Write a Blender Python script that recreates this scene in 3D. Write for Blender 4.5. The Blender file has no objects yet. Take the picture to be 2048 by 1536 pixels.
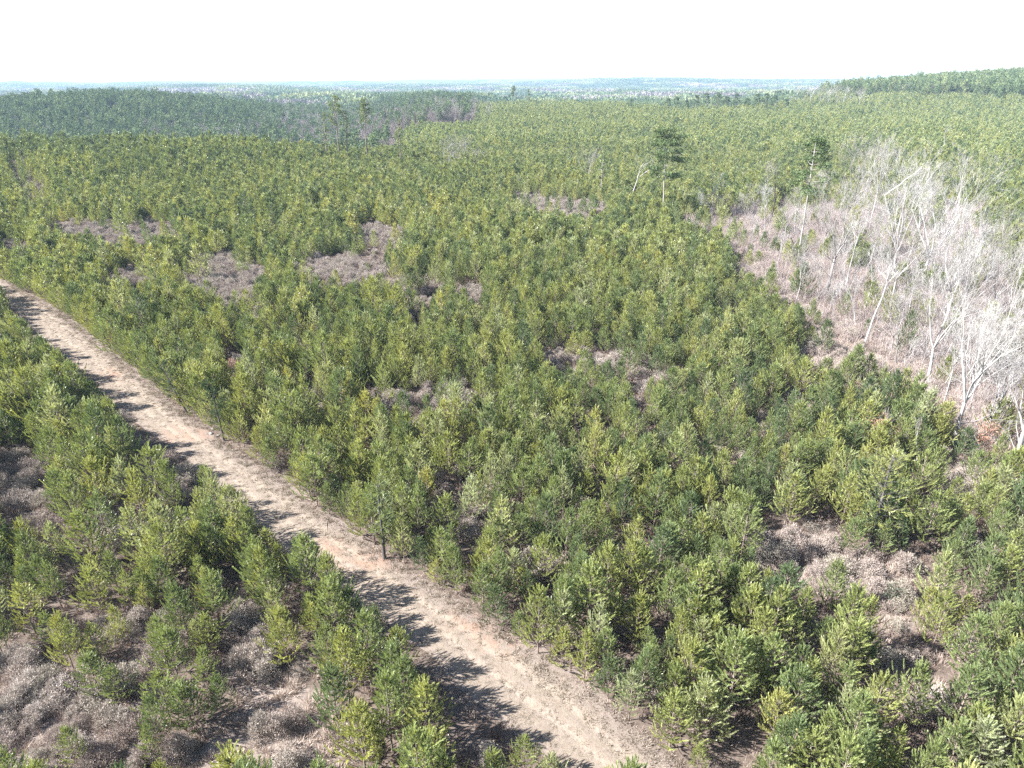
import bpy, math, random
import numpy as np
from mathutils import Vector

R = math.radians
rng = np.random.default_rng(7)
random.seed(7)
scene = bpy.context.scene
COL = scene.collection

# ------------------------------------------------------------------ camera
CAM_H = 40.0
FPX = 1365.0                       # focal length in photograph pixels (2048 wide)
PITCH = math.atan((768 - 157) / FPX)
SP, CP = math.sin(PITCH), math.cos(PITCH)


def smooth(a, b, x):
    t = np.clip((x - a) / (b - a), 0, 1)
    return t * t * (3 - 2 * t)


def gauss(x, y, cx, cy, sx, sy):
    return np.exp(-((x - cx) / sx) ** 2 - ((y - cy) / sy) ** 2)


def stand_edge(ratio):
    """how far out the planted stand reaches, by bearing"""
    return 1010 - 190 * smooth(0.13, 0.20, ratio) * (1 - smooth(0.34, 0.44, ratio))


def height(x, y):
    """the lie of the land: terrain height at world x, y"""
    x = np.asarray(x, float)
    y = np.asarray(y, float)
    yy = np.maximum(y, 1.0)
    ratio = x / yy
    h = 0.35 * np.sin(x * 0.045 + 1.3) * np.cos(y * 0.038) * smooth(20, 90, np.hypot(x, y))
    h = h + 1.1 * np.sin(x * 0.013 + y * 0.009) * smooth(90, 240, np.hypot(x, y))
    # knoll on which the nearer stand crests
    h = h + 8.0 * np.exp(-((y - 325) / 105.0) ** 2) * (1 - smooth(-190, 30, x))
    # valley beyond it and the wooded hill across the valley
    w = (1 - smooth(-0.26, -0.10, ratio)) * smooth(325, 480, y)
    hill = np.exp(-((y - 930) / np.where(y < 930, 210.0, 300.0)) ** 2) * (0.45 * (1 - smooth(-540, -60, x)) + 0.55 * np.exp(-((x + 500) / 190.0) ** 2))
    h = h + w * (-26.0 * (1 - smooth(1300, 1900, y)) + 33.0 * hill)
    # the planted ground swells gently in the middle and climbs to the hill
    wr = smooth(-0.10, 0.02, ratio)
    h = h + wr * 3.5 * smooth(420, 900, y) * (1 - smooth(1000, 1300, y))
    brink = stand_edge(ratio)
    h = h - 20.0 * wr * smooth(brink, brink + 260, y) * (1 - smooth(1250, 2100, y)) * (1 - smooth(0.36, 0.46, ratio))
    h = h + 33.0 * np.exp(-((x - 860) / 440.0) ** 2 - ((y - 1080) / np.where(y < 1080, 430.0, 330.0)) ** 2)
    # distant lowland and its long low ridges
    far = smooth(1250, 2100, y)
    h = h - 22.0 * far
    rid = 10 * np.sin(x * 0.0016 + 0.6) * np.sin(y * 0.0013) + 7 * np.sin(x * 0.0041 + y * 0.0021)
    h = h + far * rid
    h = h + smooth(5500, 9500, y) * (26 + 15 * np.sin(x * 0.00042 + 1.0) + 6 * np.sin(x * 0.0013 + 2.0))
    h = h + 46 * np.exp(-((x - 1500) / 1500.0) ** 2 - ((y - 5200) / 900.0) ** 2)
    h = h + smooth(9500, 13000, y) * (12 + 10 * np.sin(x * 0.00023 + 0.4) + 5 * np.sin(x * 0.0009))
    return h


def ray(px, py):
    xv, yv = (px - 1024) / FPX, (py - 768) / FPX
    return xv, CP - SP * yv, -(SP + CP * yv)


TGRID = np.geomspace(25, 30000, 900)


def at(px, py, dz=0.0):
    """ground point under the thing that shows at this place of the photograph, dz above ground"""
    dx, dy, dzr = ray(px, py)
    T = TGRID
    below = CAM_H + dzr * T < height(dx * T, dy * T) + dz
    k = int(below.argmax()) if below.any() else len(T) - 1
    for _ in range(3):
        T = np.linspace(T[max(k - 1, 0)], T[k], 24)
        below = CAM_H + dzr * T < height(dx * T, dy * T) + dz
        k = int(below.argmax()) if below.any() else 23
    t = float(T[k])
    return float(dx * t), float(dy * t), float(height(dx * t, dy * t))


def project(x, y, z):
    dz = np.asarray(z, float) - CAM_H
    f = np.maximum(y * CP - dz * SP, 0.01)
    d = -(y * SP + dz * CP)
    return 1024 + FPX * np.asarray(x, float) / f, 768 + FPX * d / f


def in_poly(px, py, poly):
    px = np.asarray(px, float)
    py = np.asarray(py, float)
    c = np.zeros(px.shape, bool)
    n = len(poly)
    for i in range(n):
        x1, y1 = poly[i]
        x2, y2 = poly[(i + 1) % n]
        if y1 == y2:
            continue
        k = ((y1 > py) != (y2 > py)) & (px < (x2 - x1) * (py - y1) / (y2 - y1) + x1)
        c ^= k
    return c


# ------------------------------------------------------------------ materials
def new_mat(name):
    m = bpy.data.materials.new(name)
    m.use_nodes = True
    nt = m.node_tree
    nt.nodes.clear()
    out = nt.nodes.new('ShaderNodeOutputMaterial')
    return m, nt, out


def N(nt, kind, **kw):
    n = nt.nodes.new(kind)
    for k, v in kw.items():
        setattr(n, k, v)
    return n


def ramp(nt, stops, fac=None, interp='LINEAR'):
    r = nt.nodes.new('ShaderNodeValToRGB')
    r.color_ramp.interpolation = interp
    e = r.color_ramp.elements
    while len(e) > 1:
        e.remove(e[-1])
    e[0].position, e[0].color = stops[0][0], (*stops[0][1], 1)
    for p, c in stops[1:]:
        k = e.new(p)
        k.color = (*c, 1)
    if fac is not None:
        nt.links.new(fac, r.inputs[0])
    return r


def leaf_mat(name, stops, rough=0.5, spec=0.35, trans=0.3, trans_tint=(1.25, 1.15, 0.5), tone_lo=0.52, tone_hi=1.6):
    """foliage or twigs: one colour per plant from its own tint, varied shoot by shoot by the mesh's tone"""
    m, nt, out = new_mat(name)
    L = nt.links.new
    a = N(nt, 'ShaderNodeAttribute', attribute_type='INSTANCER', attribute_name='tint')
    r = ramp(nt, stops, a.outputs['Fac'])
    t = N(nt, 'ShaderNodeAttribute', attribute_type='GEOMETRY', attribute_name='tone')
    mr = N(nt, 'ShaderNodeMapRange')
    mr.inputs['To Min'].default_value = tone_lo
    mr.inputs['To Max'].default_value = tone_hi
    L(t.outputs['Fac'], mr.inputs['Value'])
    mul = N(nt, 'ShaderNodeVectorMath', operation='SCALE')
    L(r.outputs['Color'], mul.inputs[0])
    L(mr.outputs['Result'], mul.inputs['Scale'])
    p = N(nt, 'ShaderNodeBsdfPrincipled')
    p.inputs['Roughness'].default_value = rough
    p.inputs['Specular IOR Level'].default_value = spec
    L(mul.outputs['Vector'], p.inputs['Base Color'])
    if trans > 0:
        tr = N(nt, 'ShaderNodeBsdfTranslucent')
        tm = N(nt, 'ShaderNodeVectorMath', operation='MULTIPLY')
        tm.inputs[1].default_value = trans_tint
        L(mul.outputs['Vector'], tm.inputs[0])
        L(tm.outputs['Vector'], tr.inputs['Color'])
        mx = N(nt, 'ShaderNodeMixShader')
        mx.inputs[0].default_value = trans
        L(p.outputs[0], mx.inputs[1])
        L(tr.outputs[0], mx.inputs[2])
        L(mx.outputs[0], out.inputs['Surface'])
    else:
        L(p.outputs[0], out.inputs['Surface'])
    return m


def bark_mat(name, c1, c2, scale=3.0, stretch=0.25, rough=0.85):
    m, nt, out = new_mat(name)
    L = nt.links.new
    tc = N(nt, 'ShaderNodeTexCoord')
    mp = N(nt, 'ShaderNodeMapping')
    mp.inputs['Scale'].default_value = (1, 1, stretch)
    L(tc.outputs['Object'], mp.inputs['Vector'])
    n = N(nt, 'ShaderNodeTexNoise')
    n.inputs['Scale'].default_value = scale
    n.inputs['Detail'].default_value = 5
    L(mp.outputs[0], n.inputs['Vector'])
    r = ramp(nt, [(0.35, c1), (0.65, c2)], n.outputs['Fac'])
    p = N(nt, 'ShaderNodeBsdfPrincipled')
    p.inputs['Roughness'].default_value = rough
    p.inputs['Specular IOR Level'].default_value = 0.2
    L(r.outputs[0], p.inputs['Base Color'])
    b = N(nt, 'ShaderNodeBump')
    b.inputs['Strength'].default_value = 0.5
    b.inputs['Distance'].default_value = 0.03
    L(n.outputs['Fac'], b.inputs['Height'])
    L(b.outputs[0], p.inputs['Normal'])
    L(p.outputs[0], out.inputs['Surface'])
    return m


PINE_STOPS = [(0.0, (0.084, 0.122, 0.066)), (0.25, (0.138, 0.180, 0.080)), (0.5, (0.198, 0.236, 0.094)),
              (0.72, (0.262, 0.278, 0.096)), (0.88, (0.275, 0.305, 0.185)), (1.0, (0.305, 0.305, 0.100))]
M_NEEDLE = leaf_mat('pine_needles', PINE_STOPS, 0.40, 0.75, 0.26, (1.4, 1.3, 0.55))
M_NEEDLE_OLD = leaf_mat('mature_pine_needles', [(0, (0.056, 0.090, 0.046)), (0.5, (0.100, 0.138, 0.062)), (1, (0.25, 0.265, 0.13))], 0.7, 0.15, 0.2)
M_PINEBARK = bark_mat('pine_bark', (0.13, 0.095, 0.075), (0.26, 0.22, 0.19))
M_PINEBARK_DARK = bark_mat('dark_pine_bark', (0.05, 0.045, 0.045), (0.13, 0.12, 0.115))
M_PALEBARK = bark_mat('pale_bark', (0.25, 0.236, 0.23), (0.42, 0.405, 0.395), 1.2)
M_GREYBARK = bark_mat('grey_bark', (0.19, 0.175, 0.165), (0.32, 0.295, 0.28), 1.2)
M_DARKBARK = bark_mat('dark_snag_bark', (0.03, 0.026, 0.024), (0.075, 0.065, 0.06), 2.0)
M_DEADWOOD = bark_mat('weathered_wood', (0.40, 0.36, 0.33), (0.62, 0.57, 0.53), 4.0)
M_SHRUB = leaf_mat('shrub_plumes', [(0, (0.25, 0.205, 0.18)), (0.4, (0.345, 0.293, 0.262)), (0.7, (0.31, 0.28, 0.23)), (1, (0.41, 0.36, 0.322))], 0.9, 0.1, 0.15, (1, 1, 1), .7, 1.35)
M_TWIG = bark_mat('shrub_twigs', (0.13, 0.10, 0.085), (0.24, 0.195, 0.17))
M_BRUSH = leaf_mat('dormant_brush', [(0, (0.12, 0.08, 0.064)), (0.3, (0.22, 0.172, 0.148)), (0.6, (0.31, 0.25, 0.218)), (1, (0.40, 0.33, 0.28))], 0.9, 0.1, 0.15, (1, 0.95, 0.85))
M_SAPLING = leaf_mat('thicket_twigs', [(0, (0.215, 0.170, 0.154)), (0.5, (0.30, 0.252, 0.236)), (1, (0.355, 0.318, 0.305))], 0.9, 0.1, 0.1, (1, 1, 1))
M_DRYGRASS = leaf_mat('dry_grass_blades', [(0, (0.155, 0.125, 0.095)), (0.5, (0.225, 0.19, 0.15)), (1, (0.275, 0.245, 0.20))], 0.85, 0.1, 0.2, (1, 0.95, 0.8))
M_OAKLEAF = leaf_mat('withered_oak_leaves', [(0, (0.24, 0.135, 0.095)), (1, (0.36, 0.235, 0.175))], 0.8, 0.2, 0.25, (1.1, 0.9, 0.7))
M_CEDAR = leaf_mat('cedar_foliage', [(0, (0.055, 0.075, 0.048)), (1, (0.085, 0.105, 0.07))], 0.6, 0.3, 0.1)
M_HILLBARE = leaf_mat('bare_wood_twigs', [(0, (0.15, 0.125, 0.115)), (0.6, (0.22, 0.19, 0.18)), (1, (0.30, 0.27, 0.26))], 0.9, 0.1, 0.1, (1, 1, 1))


def ground_mat():
    m, nt, out = new_mat('ground_litter')
    L = nt.links.new
    g = N(nt, 'ShaderNodeNewGeometry')
    sep = N(nt, 'ShaderNodeSeparateXYZ')
    L(g.outputs['Position'], sep.inputs[0])

    def noise(scale, det=6, rough=0.6):
        n = N(nt, 'ShaderNodeTexNoise')
        n.inputs['Scale'].default_value = scale
        n.inputs['Detail'].default_value = det
        n.inputs['Roughness'].default_value = rough
        L(g.outputs['Position'], n.inputs['Vector'])
        return n
    n1, n2, n3 = noise(0.11), noise(1.7, 8, 0.7), noise(14, 4)
    straw = ramp(nt, [(0.3, (0.058, 0.043, 0.036)), (0.5, (0.105, 0.082, 0.068)), (0.7, (0.158, 0.128, 0.108))], n2.outputs['Fac'])
    brush = ramp(nt, [(0.3, (0.115, 0.092, 0.078)), (0.5, (0.185, 0.152, 0.132)), (0.7, (0.26, 0.22, 0.193))], n2.outputs['Fac'])
    z = N(nt, 'ShaderNodeAttribute', attribute_name='open')
    add = N(nt, 'ShaderNodeMath', operation='ADD')
    sub = N(nt, 'ShaderNodeMath', operation='MULTIPLY_ADD')
    sub.inputs[1].default_value = 0.8
    sub.inputs[2].default_value = -0.4
    L(n1.outputs['Fac'], sub.inputs[0])
    L(z.outputs['Fac'], add.inputs[0])
    L(sub.outputs[0], add.inputs[1])
    add.use_clamp = True
    mix = N(nt, 'ShaderNodeMix', data_type='RGBA')
    L(add.outputs[0], mix.inputs['Factor'])
    L(straw.outputs[0], mix.inputs['A'])
    L(brush.outputs[0], mix.inputs['B'])
    fine = ramp(nt, [(0.3, (0.75, 0.75, 0.75)), (0.7, (1.25, 1.25, 1.25))], n3.outputs['Fac'])
    mul = N(nt, 'ShaderNodeMix', data_type='RGBA', blend_type='MULTIPLY')
    mul.inputs['Factor'].default_value = 1
    L(mix.outputs['Result'], mul.inputs['A'])
    L(fine.outputs[0], mul.inputs['B'])
    # far lowland: woods broken by pale fields
    mp = N(nt, 'ShaderNodeMapping')
    mp.inputs['Scale'].default_value = (0.0016, 0.0009, 1)
    L(g.outputs['Position'], mp.inputs['Vector'])
    nf = N(nt, 'ShaderNodeTexNoise')
    nf.inputs['Scale'].default_value = 1.0
    nf.inputs['Detail'].default_value = 9
    nf.inputs['Roughness'].default_value = 0.68
    L(mp.outputs[0], nf.inputs['Vector'])
    farc = ramp(nt, [(0.40, (0.035, 0.052, 0.03)), (0.52, (0.06, 0.075, 0.042)), (0.60, (0.11, 0.095, 0.075)), (0.67, (0.22, 0.19, 0.145)), (0.72, (0.06, 0.08, 0.04))], nf.outputs['Fac'])
    mr = N(nt, 'ShaderNodeMapRange')
    mr.inputs['From Min'].default_value = 1200
    mr.inputs['From Max'].default_value = 1800
    L(sep.outputs['Y'], mr.inputs['Value'])
    mx = N(nt, 'ShaderNodeMix', data_type='RGBA')
    L(mr.outputs['Result'], mx.inputs['Factor'])
    L(mul.outputs['Result'], mx.inputs['A'])
    L(farc.outputs[0], mx.inputs['B'])
    p = N(nt, 'ShaderNodeBsdfPrincipled')
    p.inputs['Roughness'].default_value = 0.95
    p.inputs['Specular IOR Level'].default_value = 0.1
    L(mx.outputs['Result'], p.inputs['Base Color'])
    b = N(nt, 'ShaderNodeBump')
    b.inputs['Strength'].default_value = 0.6
    b.inputs['Distance'].default_value = 0.15
    L(n2.outputs['Fac'], b.inputs['Height'])
    L(b.outputs[0], p.inputs['Normal'])
    L(p.outputs[0], out.inputs['Surface'])
    return m


def track_mat():
    m, nt, out = new_mat('dry_mown_track')
    L = nt.links.new
    g = N(nt, 'ShaderNodeNewGeometry')

    def noise(scale, det=6, rough=0.65):
        n = N(nt, 'ShaderNodeTexNoise')
        n.inputs['Scale'].default_value = scale
        n.inputs['Detail'].default_value = det
        n.inputs['Roughness'].default_value = rough
        L(g.outputs['Position'], n.inputs['Vector'])
        return n
    n1, n2, n3 = noise(0.35, 7), noise(5.0, 6, 0.75), noise(0.9, 5)
    base = ramp(nt, [(0.25, (0.132, 0.104, 0.081)), (0.48, (0.203, 0.166, 0.133)), (0.75, (0.25, 0.213, 0.175))], n2.outputs['Fac'])
    pink = ramp(nt, [(0.3, (0.15, 0.116, 0.102)), (0.7, (0.235, 0.198, 0.175))], n2.outputs['Fac'])
    v = N(nt, 'ShaderNodeAttribute', attribute_name='verge')
    f = N(nt, 'ShaderNodeMath', operation='MULTIPLY_ADD')
    f.inputs[1].default_value = 1.6
    f.inputs[2].default_value = -0.75
    L(n1.outputs['Fac'], f.inputs[0])
    f2 = N(nt, 'ShaderNodeMath', operation='ADD', use_clamp=True)
    L(f.outputs[0], f2.inputs[0])
    L(v.outputs['Fac'], f2.inputs[1])
    mx = N(nt, 'ShaderNodeMix', data_type='RGBA')
    L(f2.outputs[0], mx.inputs['Factor'])
    L(base.outputs[0], mx.inputs['A'])
    L(pink.outputs[0], mx.inputs['B'])
    rt = N(nt, 'ShaderNodeAttribute', attribute_name='rut')
    rm = N(nt, 'ShaderNodeMapRange')
    rm.inputs['To Min'].default_value = 0.94
    rm.inputs['To Max'].default_value = 1.2
    L(rt.outputs['Fac'], rm.inputs['Value'])
    rs = N(nt, 'ShaderNodeVectorMath', operation='SCALE')
    L(mx.outputs['Result'], rs.inputs[0])
    L(rm.outputs['Result'], rs.inputs['Scale'])
    # bare red clay where the turf is scraped off
    c = N(nt, 'ShaderNodeAttribute', attribute_name='clay')
    cf = N(nt, 'ShaderNodeMath', operation='MULTIPLY')
    cr = ramp(nt, [(0.42, (0, 0, 0)), (0.6, (1, 1, 1))], n3.outputs['Fac'])
    L(c.outputs['Fac'], cf.inputs[0])
    L(cr.outputs[0], cf.inputs[1])
    mx2 = N(nt, 'ShaderNodeMix', data_type='RGBA')
    L(cf.outputs[0], mx2.inputs['Factor'])
    L(rs.outputs['Vector'], mx2.inputs['A'])
    mx2.inputs['B'].default_value = (0.26, 0.155, 0.11, 1)
    p = N(nt, 'ShaderNodeBsdfPrincipled')
    p.inputs['Roughness'].default_value = 0.95
    p.inputs['Specular IOR Level'].default_value = 0.1
    L(mx2.outputs['Result'], p.inputs['Base Color'])
    b = N(nt, 'ShaderNodeBump')
    b.inputs['Strength'].default_value = 0.9
    b.inputs['Distance'].default_value = 0.08
    L(n2.outputs['Fac'], b.inputs['Height'])
    L(b.outputs[0], p.inputs['Normal'])
    L(p.outputs[0], out.inputs['Surface'])
    return m


# ------------------------------------------------------------------ mesh building
class MB:
    """collects triangles and quads (all of one width per call) with a tone value and a material slot per face"""

    def __init__(self):
        self.v, self.f, self.t, self.m = [], [], [], []
        self.n = 0

    def add(self, verts, faces, tone=0.5, mat=0):
        verts = np.asarray(verts, float).reshape(-1, 3)
        faces = np.asarray(faces, int)
        if len(faces) == 0:
            return
        self.v.append(verts)
        self.f.append(faces + self.n)
        self.t.append(np.broadcast_to(np.asarray(tone, float), (len(faces),)).copy())
        self.m.append(np.full(len(faces), mat, int))
        self.n += len(verts)

    def join(self, other, mat):
        for v, f, t in zip(other.v, other.f, other.t):
            pass
        base = self.n
        for v in other.v:
            self.v.append(v)
        for f, t in zip(other.f, other.t):
            self.f.append(f + base)
            self.t.append(t)
            self.m.append(np.full(len(f), mat, int))
        self.n += other.n

    def mesh(self, name, mats):
        me = bpy.data.meshes.new(name)
        V = np.concatenate(self.v)
        me.vertices.add(len(V))
        me.vertices.foreach_set('co', V.ravel())
        sizes = np.concatenate([np.full(len(f), f.shape[1], int) for f in self.f])
        idx = np.concatenate([f.ravel() for f in self.f])
        me.loops.add(len(idx))
        me.loops.foreach_set('vertex_index', idx)
        me.polygons.add(len(sizes))
        starts = np.concatenate([[0], np.cumsum(sizes)[:-1]])
        me.polygons.foreach_set('loop_start', starts)
        for mt in mats:
            me.materials.append(mt)
        me.polygons.foreach_set('material_index', np.concatenate(self.m))
        a = me.attributes.new('tone', 'FLOAT', 'FACE')
        a.data.foreach_set('value', np.concatenate(self.t).astype(np.float32))
        me.update(calc_edges=True)
        me.validate()
        return me


def norm(a):
    a = np.asarray(a, float)
    return a / np.maximum(np.linalg.norm(a, axis=-1, keepdims=True), 1e-9)


def frame(d):
    d = norm(d)
    up = np.where(np.abs(d[..., 2:3]) > 0.9, np.array([1.0, 0, 0]), np.array([0, 0, 1.0]))
    a = norm(np.cross(up, d))
    return a, np.cross(d, a)


def tube(mb, pts, rad, sides=5, tone=0.5, mat=0, cap=True):
    pts = np.asarray(pts, float)
    rad = np.broadcast_to(np.asarray(rad, float), (len(pts),))
    d = np.gradient(pts, axis=0)
    a, b = frame(d)
    ang = np.arange(sides) * 2 * np.pi / sides
    ring = pts[:, None] + rad[:, None, None] * (np.cos(ang)[None, :, None] * a[:, None] + np.sin(ang)[None, :, None] * b[:, None])
    n = len(pts)
    i = np.arange(n - 1)[:, None] * sides
    j = np.arange(sides)[None]
    k = (j + 1) % sides
    f = np.stack([i + j, i + k, i + k + sides, i + j + sides], -1).reshape(-1, 4)
    mb.add(ring.reshape(-1, 3), f, tone, mat)


def blades(mb, base, direc, length, width, g, tone, outward=None):
    """thin pointed faces; with outward given they lie like shingles round their shoot"""
    a, b = frame(direc)
    if outward is None:
        phi = g.uniform(0, 2 * np.pi, len(base))[:, None]
        side = a * np.cos(phi) + b * np.sin(phi)
    else:
        side = norm(np.cross(norm(direc), outward))
        other = np.cross(norm(direc), side)
        phi = g.normal(0, 0.38, len(base))[:, None]
        side = side * np.cos(phi) + other * np.sin(phi)
    w = np.asarray(width).reshape(-1, 1) * 0.5
    L_ = np.asarray(length).reshape(-1, 1)
    tip = base + norm(direc) * L_
    mid = base + norm(direc) * L_ * 0.35
    v = np.stack([base, mid + side * w, tip, mid - side * w], 1)
    n = len(base)
    f = np.arange(n * 4).reshape(n, 4)
    mb.add(v.reshape(-1, 3), f, tone)


def shoots(mb, starts, dirs, lens, g, per, blen, bwid, tones):
    """bottle-brush shoots: needles leaning forward all round an axis"""
    n = len(starts)
    if n == 0:
        return
    dirs = norm(dirs)
    a, b = frame(dirs)
    t = (np.arange(per)[None] + g.uniform(0, 1, (n, per))) / per
    phi = np.arange(per)[None] * 2.399 + g.uniform(0, 6.28, (n, 1))
    lean = g.uniform(0.35, 0.75, (n, per))
    lean = lean * (1 - 0.5 * t)
    o = a[:, None] * np.cos(phi)[..., None] + b[:, None] * np.sin(phi)[..., None]
    dd = dirs[:, None] * np.cos(lean)[..., None] + o * np.sin(lean)[..., None]
    p = starts[:, None] + dirs[:, None] * (t * lens[:, None])[..., None]
    ln = blen * g.uniform(0.8, 1.2, (n, per))
    tn = np.clip(tones[:, None] + g.normal(0, 0.10, (n, per)), 0, 1)
    blades(mb, p.reshape(-1, 3), dd.reshape(-1, 3), ln.ravel(), (bwid * g.uniform(0.8, 1.2, (n, per))).ravel(), g, tn.ravel(), o.reshape(-1, 3))


def pine(seed, H, per=20, blen=0.27, bwid=0.05, lat=3, radius=0.27, base=0.10, step=0.42, lean=0.0, bare=False, dead=0.0, top=0.85, shootlen=0.72):
    """young plantation pine: straight stem, whorls of rising branches, each ending in upturned brushes"""
    g = np.random.default_rng(seed)
    wood, nd = MB(), MB()
    ld = g.uniform(0, 6.28)
    ax = np.array([math.cos(ld), math.sin(ld), 0]) * lean
    k = 8
    zz = np.linspace(0, 1, k)
    wob = np.cumsum(g.normal(0, 0.012 * H / 6, (k, 2)), axis=0)
    stem = np.stack([wob[:, 0] + ax[0] * zz * H, wob[:, 1] + ax[1] * zz * H, zz * H], 1)
    tube(wood, stem, np.linspace(0.016 * H, 0.004 * H, k) * 0.75, 6)

    def on_stem(t):
        return np.array([np.interp(t, zz, stem[:, i]) for i in range(3)])
    S, D, Ln, T = [], [], [], []
    z = base * H
    az0 = g.uniform(0, 6.28)
    fav = g.uniform(0, 6.28)
    while z < H * 0.93:
        t = z / H
        nb = g.integers(4, 7)
        az0 += 1.1
        for i in range(nb):
            az = az0 + i * 6.283 / nb + g.normal(0, 0.25)
            prof = (1 - t) ** 0.92 * (0.72 + 0.28 * min(1, t / 0.2)) * 1.12
            bl = radius * H * prof * g.uniform(0.6, 1.28) * (1 + 0.22 * math.cos(az - fav)) + 0.08
            if g.random() < 0.06:
                continue
            el = math.radians(g.uniform(10, 34) + 36 * t)
            p0 = on_stem(min(t + g.normal(0, 0.012), 0.97))
            out = np.array([math.cos(az), math.sin(az), 0])
            s = np.linspace(0, 1, 4)
            rise = math.tan(el)
            pts = p0 + out[None] * (s * bl)[:, None] * math.cos(el * 0.6) + np.array([0, 0, 1.0])[None] * (bl * (rise * 0.55 * s + 0.42 * s ** 2.4))[:, None]
            tube(wood, pts, np.linspace(0.012 + 0.008 * bl, 0.006, 4), 3)
            tipd = norm(pts[3] - pts[2])
            tone = g.uniform(0.15, 0.75)
            if g.random() < 0.12:
                tone = g.uniform(0.8, 1.0)
            # end brush
            sl = shootlen * g.uniform(0.8, 1.25) * (0.75 + 0.35 * (1 - t))
            S.append(pts[3] - tipd * sl * 0.35)
            D.append(tipd + np.array([0, 0, 0.45]))
            Ln.append(sl)
            T.append(tone)
            nl = lat if bl > 0.5 else 1
            if bl > 1.2:
                nl += 1
            for q in range(nl):
                u = 0.38 + 0.55 * (q + g.uniform(0, 1)) / max(nl, 1)
                pp = np.array([np.interp(u, s, pts[:, i2]) for i2 in range(3)])
                sgn = 1 if q % 2 else -1
                sd = np.array([-out[1], out[0], 0]) * sgn
                dd = norm(tipd * 0.8 + sd * g.uniform(0.55, 0.95) + np.array([0, 0, g.uniform(0.1, 0.5)]))
                S.append(pp)
                D.append(dd)
                Ln.append(sl * g.uniform(0.75, 1.15))
                T.append(np.clip(tone + g.normal(0, 0.1), 0, 1))
        z += step * g.uniform(0.75, 1.3) * (H / 6.5) ** 0.5
    # leader and its companions
    tp = stem[-1]
    S.append(tp - np.array([0, 0, 0.25]))
    D.append(np.array([ax[0], ax[1], 1.0]))
    Ln.append(top)
    T.append(0.75)
    for i in range(4):
        az = g.uniform(0, 6.28)
        S.append(tp - np.array([0, 0, g.uniform(0.2, 0.6)]))
        D.append(np.array([math.cos(az) * 0.55, math.sin(az) * 0.55, 1.0]))
        Ln.append(top * g.uniform(0.5, 0.85))
        T.append(g.uniform(0.4, 0.8))
    shoots(nd, np.array(S), np.array(D), np.array(Ln), g, per, blen, bwid, np.array(T))
    return wood, nd


def clump_cloud(mb, centers, radii, n, size, g, flat=0.6, tonej=0.15):
    """leaf-sized faces spread through several uneven clumps"""
    for c, r in zip(centers, radii):
        k = max(3, int(n * (r ** 2)))
        d = norm(g.normal(0, 1, (k, 3)))
        rr = r * g.uniform(0.25, 1.0, (k, 1)) ** 0.5
        p = c + d * rr * np.array([1, 1, flat])
        dd = norm(d + np.array([0, 0, 0.5]) + g.normal(0, 0.6, (k, 3)))
        t0 = g.uniform(0.2, 0.8)
        blades(mb, p, dd, size * g.uniform(0.7, 1.3, k), size * 0.55 * g.uniform(0.7, 1.3, k), g, np.clip(t0 + g.normal(0, tonej, k), 0, 1))


def old_pine(seed, H, crown_from=0.55, spread=4.2, n=26, size=0.55, tiers=11, lean=0.0, flat=0.42, trunk_r=None, az_lean=0.0):
    """tall mature pine: long bare bole, open crown of spreading limbs that carry flat needle clumps"""
    g = np.random.default_rng(seed)
    wood, nd = MB(), MB()
    k = 10
    zz = np.linspace(0, 1, k)
    wob = np.cumsum(g.normal(0, 0.05, (k, 2)), axis=0)
    stem = np.stack([wob[:, 0] + lean * H * zz * math.cos(az_lean), wob[:, 1] + lean * H * zz * math.sin(az_lean), zz * H * 0.97], 1)
    r0 = trunk_r or 0.0125 * H
    tube(wood, stem, np.linspace(r0, r0 * 0.25, k), 7)
    C, Rr = [], []
    for i in range(tiers):
        t = crown_from + (0.97 - crown_from) * (i + g.uniform(0, 0.6)) / tiers
        u = (t - crown_from) / (1 - crown_from)
        prof = (0.45 + 0.75 * math.sin(math.pi * min(1, (u * 0.8 + 0.2)))) * (1 - u * 0.45)
        for j in range(g.integers(2, 5)):
            az = g.uniform(0, 6.28)
            bl = spread * prof * g.uniform(0.55, 1.1)
            p0 = np.array([np.interp(t, zz, stem[:, c]) for c in range(3)])
            s = np.linspace(0, 1, 5)
            out = np.array([math.cos(az), math.sin(az), 0])
            pts = p0 + out[None] * (s * bl)[:, None] + np.array([0, 0, 1.0])[None] * (bl * (0.10 * s + (0.15 + 0.35 * u) * s ** 2))[:, None]
            pts[1:-1] += g.normal(0, 0.08, (3, 3))
            tube(wood, pts, np.linspace(r0 * 0.28, r0 * 0.07, 5), 4)
            for q in range(3):
                w = g.uniform(0.55, 1.0)
                c = np.array([np.interp(w, s, pts[:, c2]) for c2 in range(3)]) + g.normal(0, 0.3, 3) * np.array([1, 1, 0.4]) + np.array([0, 0, 0.3])
                C.append(c)
                Rr.append(spread * 0.25 * g.uniform(0.6, 1.15))
    C.append(stem[-1])
    Rr.append(spread * 0.3)
    clump_cloud(nd, C, Rr, n, size, g, flat)
    return wood, nd


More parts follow.
